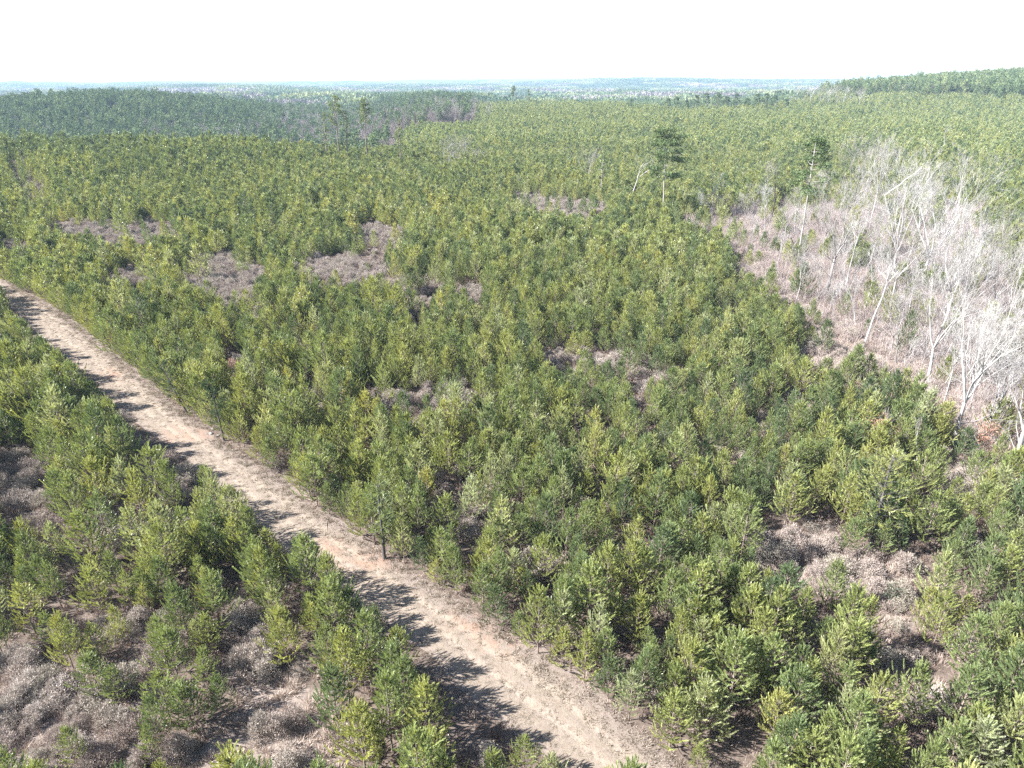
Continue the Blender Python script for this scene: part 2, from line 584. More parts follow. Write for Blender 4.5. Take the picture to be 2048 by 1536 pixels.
def bare_tree(seed, H, fork=0.4, spread=0.5, limbs=4, depth=4, r0=None, lean=(0, 0), twig=0.02, up=0.6, vase=False, kids=(4, 6), crook=0.05):
    """leafless hardwood: tapering bole, forking limbs, fine twigs"""
    g = np.random.default_rng(seed)
    mb = MB()
    r0 = r0 or 0.0135 * H

    def limb(p, d, L, r, lev):
        ns = 6 if lev <= 1 else (5 if lev == 2 else 3)
        pts = [np.array(p)]
        d = norm(d)
        for i in range(ns - 1):
            d = norm(d + g.normal(0, crook * (1 + lev), 3) + np.array([0, 0, 0.05 * lev * up]))
            pts.append(pts[-1] + d * L / (ns - 1))
        pts = np.array(pts)
        re = max(r * (0.42 if lev < depth else 0.5), twig * 0.45)
        tube(mb, pts, np.linspace(r, re, ns), 6 if lev == 0 else (5 if lev == 1 else 3))
        if lev >= depth:
            return
        nk = g.integers(*kids) + (1 if lev == depth - 1 else 0)
        for i in range(nk):
            u = g.uniform(0.25, 1.0) if i else 1.0
            k = u * (ns - 1)
            i0 = min(int(k), ns - 2)
            q = pts[i0] + (pts[i0 + 1] - pts[i0]) * (k - i0)
            dl = norm(pts[i0 + 1] - pts[i0])
            a, b = frame(dl)
            phi = g.uniform(0, 6.28)
            ang = g.uniform(0.30, 0.85) if i else g.uniform(0.05, 0.3)
            nd = dl * math.cos(ang) + (a * math.cos(phi) + b * math.sin(phi)) * math.sin(ang)
            rr = (r + (re - r) * u) * g.uniform(0.5, 0.72)
            limb(q, nd + np.array([0, 0, 0.22 * up]), L * g.uniform(0.48, 0.78) * (1.15 - 0.35 * u), max(rr, twig * 0.5), lev + 1)
    # bole
    ns = 7
    bp = [np.zeros(3)]
    d = norm(np.array([lean[0], lean[1], 1.0]))
    for i in range(ns - 1):
        d = norm(d + g.normal(0, crook * 0.7, 3))
        bp.append(bp[-1] + d * H * fork / (ns - 1))
    bp = np.array(bp)
    tube(mb, bp, np.linspace(r0 * 1.15, r0 * 0.75, ns), 8)
    rest = H * (1 - fork)
    az = g.uniform(0, 6.28)
    for i in range(limbs):
        az += 6.283 / limbs + g.normal(0, 0.3)
        s = spread * g.uniform(0.45, 1.1) if (i or vase) else spread * 0.12
        dd = norm(np.array([math.cos(az) * s + lean[0], math.sin(az) * s + lean[1], 1.0]))
        limb(bp[-1], dd, rest * g.uniform(0.62, 0.80), r0 * g.uniform(0.42, 0.6), 1)
    # a few low side limbs on the bole
    for i in range(g.integers(1, 4)):
        u = g.uniform(0.45, 0.95)
        q = np.array([np.interp(u, np.linspace(0, 1, ns), bp[:, c]) for c in range(3)])
        az2 = g.uniform(0, 6.28)
        limb(q, np.array([math.cos(az2), math.sin(az2), g.uniform(0.25, 0.8)]), rest * g.uniform(0.25, 0.45), r0 * 0.25, min(2, depth))
    return mb


def plume_shrub(seed, w, h, n=34, per=26):
    """rounded grey shrub: fanning stems that end in dense fluffy plumes"""
    g = np.random.default_rng(seed)
    st, fo = MB(), MB()
    for i in range(n):
        az = g.uniform(0, 6.28)
        u = math.sqrt(g.uniform(0.0, 1))
        top = np.array([math.cos(az) * u * w, math.sin(az) * u * w, h * (1 - 0.55 * u * u) * g.uniform(0.5, 1.2)])
        base = np.array([math.cos(az), math.sin(az), 0]) * 0.12 * w
        mid = base * 0.5 + top * np.array([0.38, 0.38, 0.5])
        tube(st, np.array([base, mid, top * np.array([0.92, 0.92, 0.92])]), np.array([0.02, 0.013, 0.006]), 3)
        r = 0.34 * w * g.uniform(0.55, 1.35)
        k = per
        d = norm(g.normal(0, 1, (k, 3)) + np.array([0, 0, 0.25]))
        p = top + d * r * g.uniform(0.1, 1, (k, 1)) * np.array([1, 1, 1.1]) - np.array([0, 0, r * 0.5])
        t0 = g.uniform(0.25, 0.75)
        blades(fo, p, norm(d + np.array([0, 0, 0.9]) + g.normal(0, 0.3, (k, 3))), g.uniform(0.09, 0.22, k), g.uniform(0.022, 0.05, k), g, np.clip(t0 + g.normal(0, 0.2, k), 0, 1))
    return st, fo


def twig_clump(seed, w, h, stems=26, forks=3, wid=0.028):
    """upright bundle of thin bare stems and twigs"""
    g = np.random.default_rng(seed)
    mb = MB()
    P, D, L_, W, T = [], [], [], [], []
    for i in range(stems):
        az = g.uniform(0, 6.28)
        u = g.uniform(0, 1)
        p = np.array([math.cos(az), math.sin(az), 0]) * u * w * 0.5
        d = norm(np.array([math.cos(az) * u * 0.5, math.sin(az) * u * 0.5, 1.0]) + g.normal(0, 0.12, 3))
        ln = h * g.uniform(0.55, 1.05)
        P.append(p); D.append(d); L_.append(ln); W.append(wid); T.append(g.uniform(0.2, 0.8))
        for q in range(forks):
            s = g.uniform(0.3, 0.9)
            P.append(p + d * ln * s)
            D.append(norm(d + g.normal(0, 0.5, 3)))
            L_.append(ln * g.uniform(0.2, 0.45)); W.append(wid * 0.75); T.append(g.uniform(0.2, 0.9))
    blades(mb, np.array(P), np.array(D), np.array(L_), np.array(W), g, np.array(T))
    return mb


def tuft(seed, w, h, n=40, wid=0.03):
    g = np.random.default_rng(seed)
    mb = MB()
    az = g.uniform(0, 6.28, n)
    u = g.uniform(0, 1, n)
    p = np.stack([np.cos(az) * u * w * 0.5, np.sin(az) * u * w * 0.5, np.zeros(n)], 1)
    d = np.stack([np.cos(az) * u, np.sin(az) * u, np.ones(n)], 1) + g.normal(0, 0.35, (n, 3))
    d[:, 2] = np.abs(d[:, 2])
    blades(mb, p, norm(d), h * g.uniform(0.5, 1.1, n), np.full(n, wid), g, g.uniform(0, 1, n))
    return mb


# ------------------------------------------------------------------ object helpers
def tag(o, label=None, cat=None, group=None, kind=None):
    if label:
        o['label'] = label
    if cat:
        o['category'] = cat
    if group:
        o['group'] = group
    if kind:
        o['kind'] = kind
    return o


def link(name, me, parent=None, loc=None):
    o = bpy.data.objects.new(name, me)
    COL.objects.link(o)
    if parent:
        o.parent = parent
    if loc is not None:
        o.location = loc
    return o


def empty(name, loc, rz=0.0, s=(1, 1, 1)):
    o = bpy.data.objects.new(name, None)
    COL.objects.link(o)
    o.location = loc
    o.rotation_euler = (0, 0, rz)
    o.scale = s
    o.empty_display_size = 0.3
    return o


def scatter(name, pts, rot, scl, vid, tint, protos, label):
    """ONE object of uncountable growth: instances of the given meshes at the given points"""
    coll = bpy.data.collections.new(name + '_forms')
    for i, me in enumerate(protos):
        ob = bpy.data.objects.new('%s_form_%03d' % (name, i), me)
        coll.objects.link(ob)
    n = len(pts)
    me = bpy.data.meshes.new(name)
    me.vertices.add(n)
    me.vertices.foreach_set('co', np.asarray(pts, np.float32).ravel())
    a = me.attributes.new('turn', 'FLOAT_VECTOR', 'POINT')
    a.data.foreach_set('vector', np.asarray(rot, np.float32).ravel())
    a = me.attributes.new('size', 'FLOAT_VECTOR', 'POINT')
    a.data.foreach_set('vector', np.asarray(scl, np.float32).ravel())
    a = me.attributes.new('form', 'INT', 'POINT')
    a.data.foreach_set('value', np.asarray(vid, np.int32))
    a = me.attributes.new('tint', 'FLOAT', 'POINT')
    a.data.foreach_set('value', np.asarray(tint, np.float32))
    me.update()
    o = link(name, me)
    ng = bpy.data.node_groups.new(name, 'GeometryNodeTree')
    ng.interface.new_socket('Geometry', in_out='INPUT', socket_type='NodeSocketGeometry')
    ng.interface.new_socket('Geometry', in_out='OUTPUT', socket_type='NodeSocketGeometry')
    gi, go = ng.nodes.new('NodeGroupInput'), ng.nodes.new('NodeGroupOutput')
    ci = ng.nodes.new('GeometryNodeCollectionInfo')
    ci.inputs['Collection'].default_value = coll
    ci.inputs['Separate Children'].default_value = True
    ci.inputs['Reset Children'].default_value = True
    ip = ng.nodes.new('GeometryNodeInstanceOnPoints')
    ip.inputs['Pick Instance'].default_value = True

    def attr(nm, ty):
        q = ng.nodes.new('GeometryNodeInputNamedAttribute')
        q.data_type = ty
        q.inputs['Name'].default_value = nm
        return q.outputs['Attribute']
    K = ng.links.new
    K(gi.outputs[0], ip.inputs['Points'])
    K(ci.outputs[0], ip.inputs['Instance'])
    K(attr('form', 'INT'), ip.inputs['Instance Index'])
    K(attr('turn', 'FLOAT_VECTOR'), ip.inputs['Rotation'])
    K(attr('size', 'FLOAT_VECTOR'), ip.inputs['Scale'])
    K(ip.outputs[0], go.inputs[0])
    md = o.modifiers.new('growth', 'NODES')
    md.node_group = ng
    tag(o, label, None, None, 'stuff')
    return o


# ------------------------------------------------------------------ zones read off the photograph and laid on the ground
EDGE = [(-330, 452), (-150, 498), (0, 562), (100, 612), (190, 682), (300, 772), (365, 828), (450, 886), (560, 968), (660, 1052), (770, 1118),
        (900, 1195), (1050, 1305), (1150, 1378), (1250, 1445), (1362, 1536), (1470, 1630)]
SEEN_TRACK = [(0, 562), (100, 612), (190, 682), (300, 772), (365, 828), (450, 886), (560, 968), (660, 1052), (770, 1118),
              (900, 1195), (1050, 1305), (1150, 1378), (1250, 1445), (1362, 1540), (1128, 1540), (1080, 1485), (960, 1425), (900, 1385),
              (835, 1330), (800, 1255), (700, 1185), (640, 1095), (560, 1075), (505, 1025), (468, 965), (400, 932), (312, 912), (296, 880),
              (240, 850), (190, 765), (130, 722), (60, 655), (0, 602)]
edge_w = np.array([at(*p) for p in EDGE])
_s = np.concatenate([[0], np.cumsum(np.linalg.norm(np.diff(edge_w[:, :2], axis=0), axis=1))])
SN = 260
ss = np.linspace(0, _s[-1], SN)
ex = np.interp(ss, _s, edge_w[:, 0])
ey = np.interp(ss, _s, edge_w[:, 1])
kern = np.hanning(31)
kern /= kern.sum()
pad = lambda q: np.concatenate([np.full(15, q[0]) + (np.arange(15) - 15) * (q[1] - q[0]), q, np.full(15, q[-1]) + (np.arange(15) + 1) * (q[-1] - q[-2])])
ex = np.convolve(pad(ex), kern, 'valid')
ey = np.convolve(pad(ey), kern, 'valid')
tx, ty = np.gradient(ex), np.gradient(ey)
tl = np.hypot(tx, ty)
tx, ty = tx / tl, ty / tl
# the side towards the camera
nx, ny = -ty, tx
if (nx * (-ex) + ny * (-ey)).mean() < 0:
    nx, ny = -nx, -ny
TRACK_W = 5.3


def track_offset(x, y):
    """signed distance from the track's far edge, positive into the track (array safe)"""
    x = np.asarray(x, float).ravel()
    y = np.asarray(y, float).ravel()
    out = np.full(x.shape, 1e3)
    near = (np.hypot(x, y) < 330)
    if near.any():
        xs, ys = x[near], y[near]
        res = np.empty(len(xs))
        for c in range(0, len(xs), 20000):
            dx = xs[c:c + 20000, None] - ex[None]
            dy = ys[c:c + 20000, None] - ey[None]
            d2 = dx * dx + dy * dy
            k = d2.argmin(1)
            i = np.arange(len(k))
            sgn = dx[i, k] * nx[k] + dy[i, k] * ny[k]
            res[c:c + 20000] = np.where(np.abs(sgn) > 0, np.sign(sgn), 1) * np.sqrt(d2[i, k])
        out[near] = res
    return out


# open patches in the photograph: centre, half size, how empty of pines they are
OPEN = [(60, 1440, 220, 110, .78), (565, 1430, 75, 85, .9), (520, 1500, 170, 40, .85), (485, 1255, 45, 60, .9), (510, 1290, 34, 50, .85), (505, 1350, 45, 40, .8),
        (30, 960, 60, 60, .92), (70, 1010, 50, 35, .8), (330, 960, 50, 55, .9), (230, 1060, 45, 35, .6), (250, 1240, 80, 30, .6), (300, 1350, 40, 50, .5),
        (1715, 1150, 130, 38, .95), (1800, 1220, 46, 45, .93), (1560, 1095, 60, 40, .92), (1640, 1075, 40, 40, .92), (1790, 1335, 45, 38, .92), (1870, 1380, 36, 28, .8),
        (270, 466, 98, 22, .98), (150, 455, 42, 12, 1), (440, 548, 80, 34, 1), (270, 560, 50, 20, .92), (680, 540, 90, 26, 1), (760, 472, 55, 22, 1), (30, 495, 42, 13, 1),
        (830, 570, 60, 15, .92), (940, 590, 40, 13, .92), (840, 632, 25, 15, .85), (1130, 415, 68, 18, .97), (1050, 400, 30, 11, .95), (470, 585, 45, 25, .9),
        (1120, 712, 60, 15, .88), (1230, 722, 50, 13, .85), (780, 797, 62, 17, .93), (900, 790, 50, 16, .93), (830, 840, 32, 12, .85), (950, 1035, 30, 45, .92), (1290, 745, 40, 20, .9),
        (40, 330, 22, 30, .9), (75, 380, 25, 25, .9), (1730, 720, 70, 40, .6), (1640, 690, 50, 25, .8), (470, 730, 22, 20, .9), (620, 800, 30, 30, .9), (1900, 960, 60, 40, .7),
        (230, 235, 14, 12, 1), (1450, 620, 30, 12, .8), (1600, 780, 30, 20, .8), (1950, 1270, 40, 30, .7), (880, 1000, 25, 40, .8), (1090, 1130, 45, 30, .8)]
DRAIN = [(1365, 440), (1440, 405), (1560, 415), (1650, 305), (1760, 300), (1855, 300), (1835, 360), (1965, 410), (1965, 480), (2060, 560), (2060, 985), (1960, 890),
         (1860, 790), (1740, 705), (1640, 650), (1560, 600), (1495, 555), (1480, 490)]


def in_drain(px, py):
    """the bare hollow, with a ragged rim"""
    px = np.asarray(px, float)
    py = np.asarray(py, float)
    jx = 22 * np.sin(py * .11 + 1) * np.sin(px * .05) + 12 * np.sin(py * .31 + px * .07)
    jy = 16 * np.sin(px * .083 + 2) + 9 * np.sin(px * .23 + py * .05)
    return in_poly(px + jx, py + jy, DRAIN)


def open_weight(px, py):
    w = np.zeros(np.shape(px))
    for cx, cy, rx, ry, p in OPEN:
        d = ((px - cx) / rx) ** 2 + ((py - cy) / ry) ** 2
        d = d + 0.42 * np.sin(px * 0.11 + cy) * np.cos(py * 0.19 + cx) + 0.30 * np.sin(px * 0.047 + py * 0.09 + cx)
        w = np.maximum(w, np.where(d < 1, p, 0))
    w = np.maximum(w, np.where(in_drain(px, py), np.interp(py, [310, 440], [0.35, 0.93]), 0))
    return w


# ------------------------------------------------------------------ ground
M_GROUND = ground_mat()
M_TRACK = track_mat()


def build_ground():
    fa = np.linspace(R(-62), R(62), 420)
    ba = np.linspace(R(62), R(298), 30)[1:-1]
    ang = np.concatenate([fa, ba])
    rr = np.concatenate([[4, 10, 18], np.geomspace(24, 14000, 310)])
    A, Q = np.meshgrid(ang, rr)
    X, Y = np.sin(A) * Q, np.cos(A) * Q
    Z = height(X, Y)
    V = np.stack([X, Y, Z], -1).reshape(-1, 3)
    V = np.concatenate([V, [[0, 0, float(height(0, 0))]]])
    na, nr = len(ang), len(rr)
    i = np.arange(nr - 1)[:, None] * na
    j = np.arange(na)[None]
    k = (j + 1) % na
    F = np.stack([i + j, i + na + j, i + na + k, i + k], -1).reshape(-1, 4)
    fan = np.stack([np.full(na, len(V) - 1), np.arange(na), (np.arange(na) + 1) % na], -1)
    mb = MB()
    mb.add(V, F)
    mb.f.append(fan)
    mb.t.append(np.full(na, 0.5))
    mb.m.append(np.zeros(na, int))
    me = mb.mesh('ground', [M_GROUND])
    px, py = project(V[:, 0], V[:, 1], V[:, 2] + 0.3)
    w = open_weight(px, py) * (V[:, 1] > 10)
    a = me.attributes.new('open', 'FLOAT', 'POINT')
    a.data.foreach_set('value', w.astype(np.float32))
    me.polygons.foreach_set('use_smooth', np.ones(len(me.polygons), bool))
    o = link('ground', me)
    tag(o, 'brown litter and brush covered ground under the pines', None, None, 'structure')


build_ground()


def build_track():
    nc = 26
    u = np.linspace(-0.10, 1.06, nc)
    w = TRACK_W
    jag0 = np.convolve(rng.normal(0, 1.0, SN + 8), np.ones(9) / 9, 'valid') * 0.9
    jag1 = np.convolve(rng.normal(0, 1.0, SN + 8), np.ones(9) / 9, 'valid') * 0.9
    U = u[None] * w + jag0[:, None] * (1 - u[None]) + jag1[:, None] * u[None]
    X = ex[:, None] + nx[:, None] * U
    Y = ey[:, None] + ny[:, None] * U
    rut = 0.05 * (np.exp(-((u - 0.36) / 0.06) ** 2) + np.exp(-((u - 0.64) / 0.06) ** 2))
    Z = height(X, Y) + 0.09 - rut[None] - 0.05 * (np.abs(u[None] - 0.5) * 2) ** 4 + np.abs(rng.normal(0, 0.012, X.shape))
    V = np.stack([X, Y, Z], -1).reshape(-1, 3)
    i = np.arange(SN - 1)[:, None] * nc
    j = np.arange(nc - 1)[None]
    F = np.stack([i + j, i + j + 1, i + nc + j + 1, i + nc + j], -1).reshape(-1, 4)
    mb = MB()
    mb.add(V, F)
    me = mb.mesh('dirt_track', [M_TRACK])
    px, py = project(V[:, 0], V[:, 1], V[:, 2])
    clay = np.maximum.reduce([np.exp(-((px - cx) / rx) ** 2 - ((py - cy) / ry) ** 2) for cx, cy, rx, ry in
                              [(372, 868, 48, 14), (318, 884, 34, 10), (225, 752, 25, 12), (662, 1090, 30, 16), (740, 1125, 60, 20), (940, 1245, 40, 25), (1000, 1290, 40, 20)]])
    a = me.attributes.new('clay', 'FLOAT', 'POINT')
    a.data.foreach_set('value', np.clip(clay * 0.75, 0, 1).astype(np.float32))
    a = me.attributes.new('rut', 'FLOAT', 'POINT')
    a.data.foreach_set('value', np.broadcast_to(np.clip(rut[None] / 0.05, 0, 1), X.shape).ravel().astype(np.float32))
    vg = np.broadcast_to(np.clip(1.0 - (u[None] - 0.02) / 0.32, 0, 1) * 0.75 + np.clip((u[None] - 0.85) / 0.2, 0, 1) * 0.6, X.shape)
    a = me.attributes.new('verge', 'FLOAT', 'POINT')
    a.data.foreach_set('value', vg.ravel().astype(np.float32))
    me.polygons.foreach_set('use_smooth', np.ones(len(me.polygons), bool))
    o = link('dirt_track', me)
    tag(o, 'pale mown grass and dirt track running through the pines', None, None, 'structure')


build_track()

# ------------------------------------------------------------------ tree forms
NEAR, MID, FAR = [], [], []
PARTS = []          # (wood mesh, crown mesh) of the near forms, for the single trees
SPEC = [(6.4, .27, .0, .10), (6.8, .25, .03, .08), (6.0, .30, .0, .08), (7.2, .24, .02, .12), (5.6, .29, .03, .06), (6.6, .31, .0, .16),
        (6.2, .23, .05, .10), (7.0, .29, .0, .20), (5.2, .27, .02, .07), (6.5, .26, .04, .13),
        (6.9, .22, .06, .22), (5.8, .32, .0, .05), (7.4, .25, .01, .18), (6.1, .28, .07, .10)]
for i, (h_, r_, l_, b_) in enumerate(SPEC):
    wd, nd = pine(100 + i, h_, per=40, blen=0.23, bwid=0.05, lat=2, radius=r_ * 1.16, lean=l_, base=b_, step=.52, shootlen=.92, top=1.0)
    PARTS.append((wd.mesh('trunk', [M_PINEBARK]), nd.mesh('crown', [M_NEEDLE])))
    j = MB()
    j.join(wd, 0)
    j.join(nd, 1)
    NEAR.append(j.mesh('young_pine', [M_PINEBARK, M_NEEDLE]))
for i, (h_, r_, l_, b_) in enumerate(SPEC[:10]):
    wd, nd = pine(200 + i, h_, per=15, blen=0.27, bwid=0.115, lat=2, radius=r_ * 1.12, lean=l_, base=b_, step=0.55, shootlen=.85, top=.95)
    j = MB()
    j.join(wd, 0)
    j.join(nd, 1)
    MID.append(j.mesh('young_pine', [M_PINEBARK, M_NEEDLE]))
for i, (h_, r_, l_, b_) in enumerate(SPEC[:6]):
    wd, nd = pine(300 + i, h_, per=7, blen=0.40, bwid=0.24, lat=1, radius=r_ * 1.1, lean=l_, base=b_, step=0.62)
    j = MB()
    j.join(nd, 0)
    FAR.append(j.mesh('young_pine', [M_NEEDLE]))

# ------------------------------------------------------------------ where the pines stand
def plant(step_x, step_y, y0, y1, jit, drop, rot=0.6):
    """rows of a plantation, turned against the view, with jitter and gaps"""
    ext = y1 * 1.35
    gx = np.arange(-ext, ext, step_x)
    gy = np.arange(-ext, ext, step_y)
    X, Y = np.meshgrid(gx, gy)
    X = X + rng.normal(0, jit, X.shape)
    Y = Y + rng.normal(0, jit, Y.shape)
    c, s = math.cos(rot), math.sin(rot)
    x, y = (X * c - Y * s).ravel(), (X * s + Y * c).ravel()
    d = np.hypot(x, y)
    k = (d >= y0) & (d < y1) & (y > 12) & (np.abs(x) < 0.80 * y + 16) & (rng.random(len(x)) > drop)
    return x[k], y[k]


xs, ys = [], []
for a in [(1.98, 1.74, 22, 170, .45, .14), (2.05, 1.85, 170, 420, .48, .11), (2.6, 2.4, 420, 760, .6, .08), (3.4, 3.2, 760, 1260, .8, .06)]:
    x, y = plant(*a)
    xs.append(x)
    ys.append(y)
x, y = np.concatenate(xs), np.concatenate(ys)
# the rows that line the track
vx, vy, vs = [], [], []
acc = 0.0
for k in range(1, SN - 1):
    acc += ss[k] - ss[k - 1]
    if acc > 1.75:
        acc = rng.uniform(-.5, .5)
        for o0 in (-rng.uniform(.5, 1.1), TRACK_W + rng.uniform(.1, .9), TRACK_W + rng.uniform(1.6, 2.8)):
            vx.append(ex[k] + nx[k] * o0)
            vy.append(ey[k] + ny[k] * o0)
vx, vy = np.array(vx), np.array(vy)
vk = (vy > 14) & (np.abs(vx) < .8 * vy + 16)
vx, vy = vx[vk], vy[vk]
_o = track_offset(x, y)
far_enough = ~((_o > -1.9) & (_o < TRACK_W + 3.6))
x, y = np.concatenate([x[far_enough], vx]), np.concatenate([y[far_enough], vy])
on_verge = np.arange(len(x)) >= far_enough.sum()
dist = np.hypot(x, y)
z = height(x, y)
sc = 0.755 * np.clip(rng.normal(1.02, 0.20, len(x)), 0.45, 1.6)
# stand growth differs from place to place
sc *= 1 + 0.10 * np.sin(x * 0.05 + 1) * np.cos(y * 0.04) + 0.06 * np.sin(x * 0.13 + y * 0.11)
sc *= 1 + 0.30 * smooth(230, 330, y) * (1 - smooth(-190, 0, x))
sc *= np.where(track_offset(x, y) > 4, 0.97, 1.0)
sc *= np.where(dist > 760, 1.3, np.where(dist > 420, 1.15, 1.0))
px, py = project(x, y, z)
sc *= np.where((px < 430) & (py > 1180) & ~on_verge, .82, 1.0)
# verge trees on the near side are as tall as leaves the track in sight
for _ in range(7):
    hit = np.zeros(len(x), bool)
    for f in (0.7, 0.88, 1.02):
        px, py = project(x, y, z + 6.4 * sc * f)
        hit |= in_poly(px, py, SEEN_TRACK)
    sc = np.where(on_verge & hit & (sc > .5), sc * .92, sc)
HT = 6.4 * sc
keep = np.ones(len(x), bool)
off = track_offset(x, y)
keep &= ~((off > -0.35) & (off < TRACK_W))
roll = rng.random(len(x))
near_side = track_offset(x, y) > TRACK_W + 3
keep &= ~(near_side & (rng.random(len(x)) < .09))
patch = np.sin(x * .071 + 2.1 * np.sin(y * .043)) * np.sin(y * .083 + 1.7 * np.sin(x * .037 + 1))
keep &= ~((patch > .45) & (rng.random(len(x)) < .16) & (dist < 420))
for f in (0.05, 0.25, 0.45, 0.65, 0.82):
    px, py = project(x, y, z + HT * f)
    w = open_weight(px, py)
    keep &= ~(roll < w * 0.96)
for f in (0.5, 0.75, 0.9, 1.02):
    px, py = project(x, y, z + HT * f)
    keep &= ~(in_poly(px, py, SEEN_TRACK) & (off > 0))
# the plantation's bounds: valley, the wooded hill across it and the hilltop are other woods
ratio = x / np.maximum(y, 1)
hillside = ((ratio < -0.16) & (y > 455)) | ((ratio < -0.05) & (y > 640))
tpx, tpy = project(x, y, z)
hilltop = (y > 560) & (tpy < np.interp(tpx, [1560, 1700, 1850, 2048, 2300], [193, 193, 195, 200, 206]) + rng.normal(0, 3.0, len(tpx)) + 4 * np.sin(tpx * .045)) & (tpx > 1500) & (rng.random(len(x)) < smooth(1560, 1850, tpx))
keep &= ~hillside & ~hilltop & (y < stand_edge(ratio) + 12 * np.sin(x * 0.03) + 40 * smooth(.45, .6, ratio))
# broken ground between 400 and 640 m, where the stand thins toward the valley
keep &= ~((ratio < -0.10) & (y > 400) & (rng.random(len(x)) < 0.35))
x, y, z, sc, dist, off = [q[keep] for q in (x, y, z, sc, dist, off)]
print('young pines', len(x))
tint = np.clip(rng.beta(2.2, 2.2, len(x)) + 0.10 * np.sin(x * 0.06) * np.sin(y * 0.05 + 1), 0, 1)
tint = np.where(rng.random(len(x)) < 0.05, rng.uniform(0.9, 1.0, len(x)), tint)
# south-facing knoll stand is a darker green
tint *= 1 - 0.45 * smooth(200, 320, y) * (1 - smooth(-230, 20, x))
rotz = rng.uniform(0, 6.283, len(x))
wid = sc * rng.uniform(0.76, 1.1, len(x))
cpx, cpy = project(x, y, z + 3.8 * sc)
tpx, tpy = project(x, y, z + 6.0 * sc)
inside = (cpx > 12) & (cpx < 2036) & (cpy < 1528) & (tpy > 0)
order = np.argsort(np.where(inside, dist, 1e9))
N_SINGLE = 300
single = order[:N_SINGLE]
is_single = np.zeros(len(x), bool)
is_single[single] = True

vid = np.where(dist < 150, rng.integers(0, len(NEAR), len(x)), np.where(dist < 430, len(NEAR) + rng.integers(0, len(MID), len(x)), len(NEAR) + len(MID) + rng.integers(0, len(FAR), len(x))))
m = ~is_single
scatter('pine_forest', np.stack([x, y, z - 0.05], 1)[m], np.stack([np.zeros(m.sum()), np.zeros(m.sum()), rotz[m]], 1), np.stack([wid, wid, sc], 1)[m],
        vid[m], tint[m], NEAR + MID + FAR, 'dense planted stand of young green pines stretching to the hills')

# ---- single pines, with labels that say which one
LAND = [((1240, 1500), 'the lower end of the track'), ((370, 870), 'the red clay scrape on the track'), ((760, 1090), 'the dark-trunked pine by the track'),
        ((110, 1430), 'the grey shrub thicket'), ((565, 1430), 'the pale grass clearing'), ((1720, 1150), 'the wide brushy gap'), ((1750, 1040), 'the big broad pine'),
        ((1790, 1335), 'the shaded brown hollow'), ((505, 1270), 'the narrow shrubby opening'), ((45, 980), 'the brushy gap at the frame'), ((330, 960), 'the brush beside the track bend'),
        ((1560, 1095), 'the gap below the twin stems'), ((2030, 1500), 'the blurred lower corner'), ((1500, 1500), 'the lower frame edge past the track'), ((300, 1200), 'the shaded shrub pocket'),
        ((950, 1035), 'the leafless shrub gap'), ((840, 800), 'the shrub strip mid photo'), ((1980, 1250), 'the lower frame side'), ((1300, 1250), 'the dark pocket above the track'),
        ((850, 1350), 'the pine shadows across the track'), ((60, 1200), 'the shrub patch at the frame'), ((1250, 1000), 'the centre of the stand'), ((1900, 960), 'the brown-leaved oaks'),
        ((640, 1150), 'the fallen branch on the verge')]


def ordinal(n):
    W = ['first', 'second', 'third', 'fourth', 'fifth', 'sixth', 'seventh', 'eighth', 'ninth', 'tenth', 'eleventh', 'twelfth', 'thirteenth', 'fourteenth', 'fifteenth',
         'sixteenth', 'seventeenth', 'eighteenth', 'nineteenth', 'twentieth']
    if n <= 20:
        return W[n - 1]
    tens = {2: 'twenty', 3: 'thirty', 4: 'forty', 5: 'fifty', 6: 'sixty', 7: 'seventy', 8: 'eighty', 9: 'ninety'}
    t, u = divmod(n, 10)
    if u == 0:
        return {2: 'twentieth', 3: 'thirtieth', 4: 'fortieth', 5: 'fiftieth', 6: 'sixtieth', 7: 'seventieth', 8: 'eightieth', 9: 'ninetieth'}[t]
    return tens[t] + '-' + W[u - 1]


def compass(dx, dy):
    if abs(dx) > abs(dy) * 1.4:
        return 'east' if dx > 0 else 'west'
    return 'above' if dy < 0 else 'below'


def rank_labels(P, looks, kind, marks, spacing=1.6):
    """label for each point of the picture: its look, and its rank outward from the landmark it stands by"""
    P = np.asarray(P, float)
    Q = np.array([a for a, _ in marks], float)
    D = np.hypot(P[:, None, 0] - Q[None, :, 0], (P[:, None, 1] - Q[None, :, 1]) * 1.2)
    k = D.argmin(1)
    out = [None] * len(P)
    words = ('above', 'below', 'east of', 'west of')
    dx, dy = P[:, 0] - Q[k, 0], P[:, 1] - Q[k, 1]
    sec = np.where(np.abs(dx) > np.abs(dy), np.where(dx > 0, 2, 3), np.where(dy < 0, 0, 1))
    for q in range(len(marks)):
        for c in range(4):
            ids = np.where((k == q) & (sec == c))[0]
            for r_, i in enumerate(ids[np.argsort(D[ids, q])]):
                out[i] = '%s %s, %s out %s %s' % (looks[i], kind, ordinal(r_ + 1), words[c], marks[q][1])
    return out


def hue_word(t):
    return 'dark green' if t < 0.3 else ('mid green' if t < 0.52 else ('bright green' if t < 0.7 else ('grey-green' if t < 0.92 else 'yellow-green')))


def size_word(s):
    return 'small' if s < 0.65 else ('tall' if s > 0.86 else 'mid-sized')


looks = ['%s %s' % (size_word(sc[i]), hue_word(tint[i])) for i in single]
labs = rank_labels(np.stack([tpx[single], tpy[single]], 1), looks, 'pine', LAND)
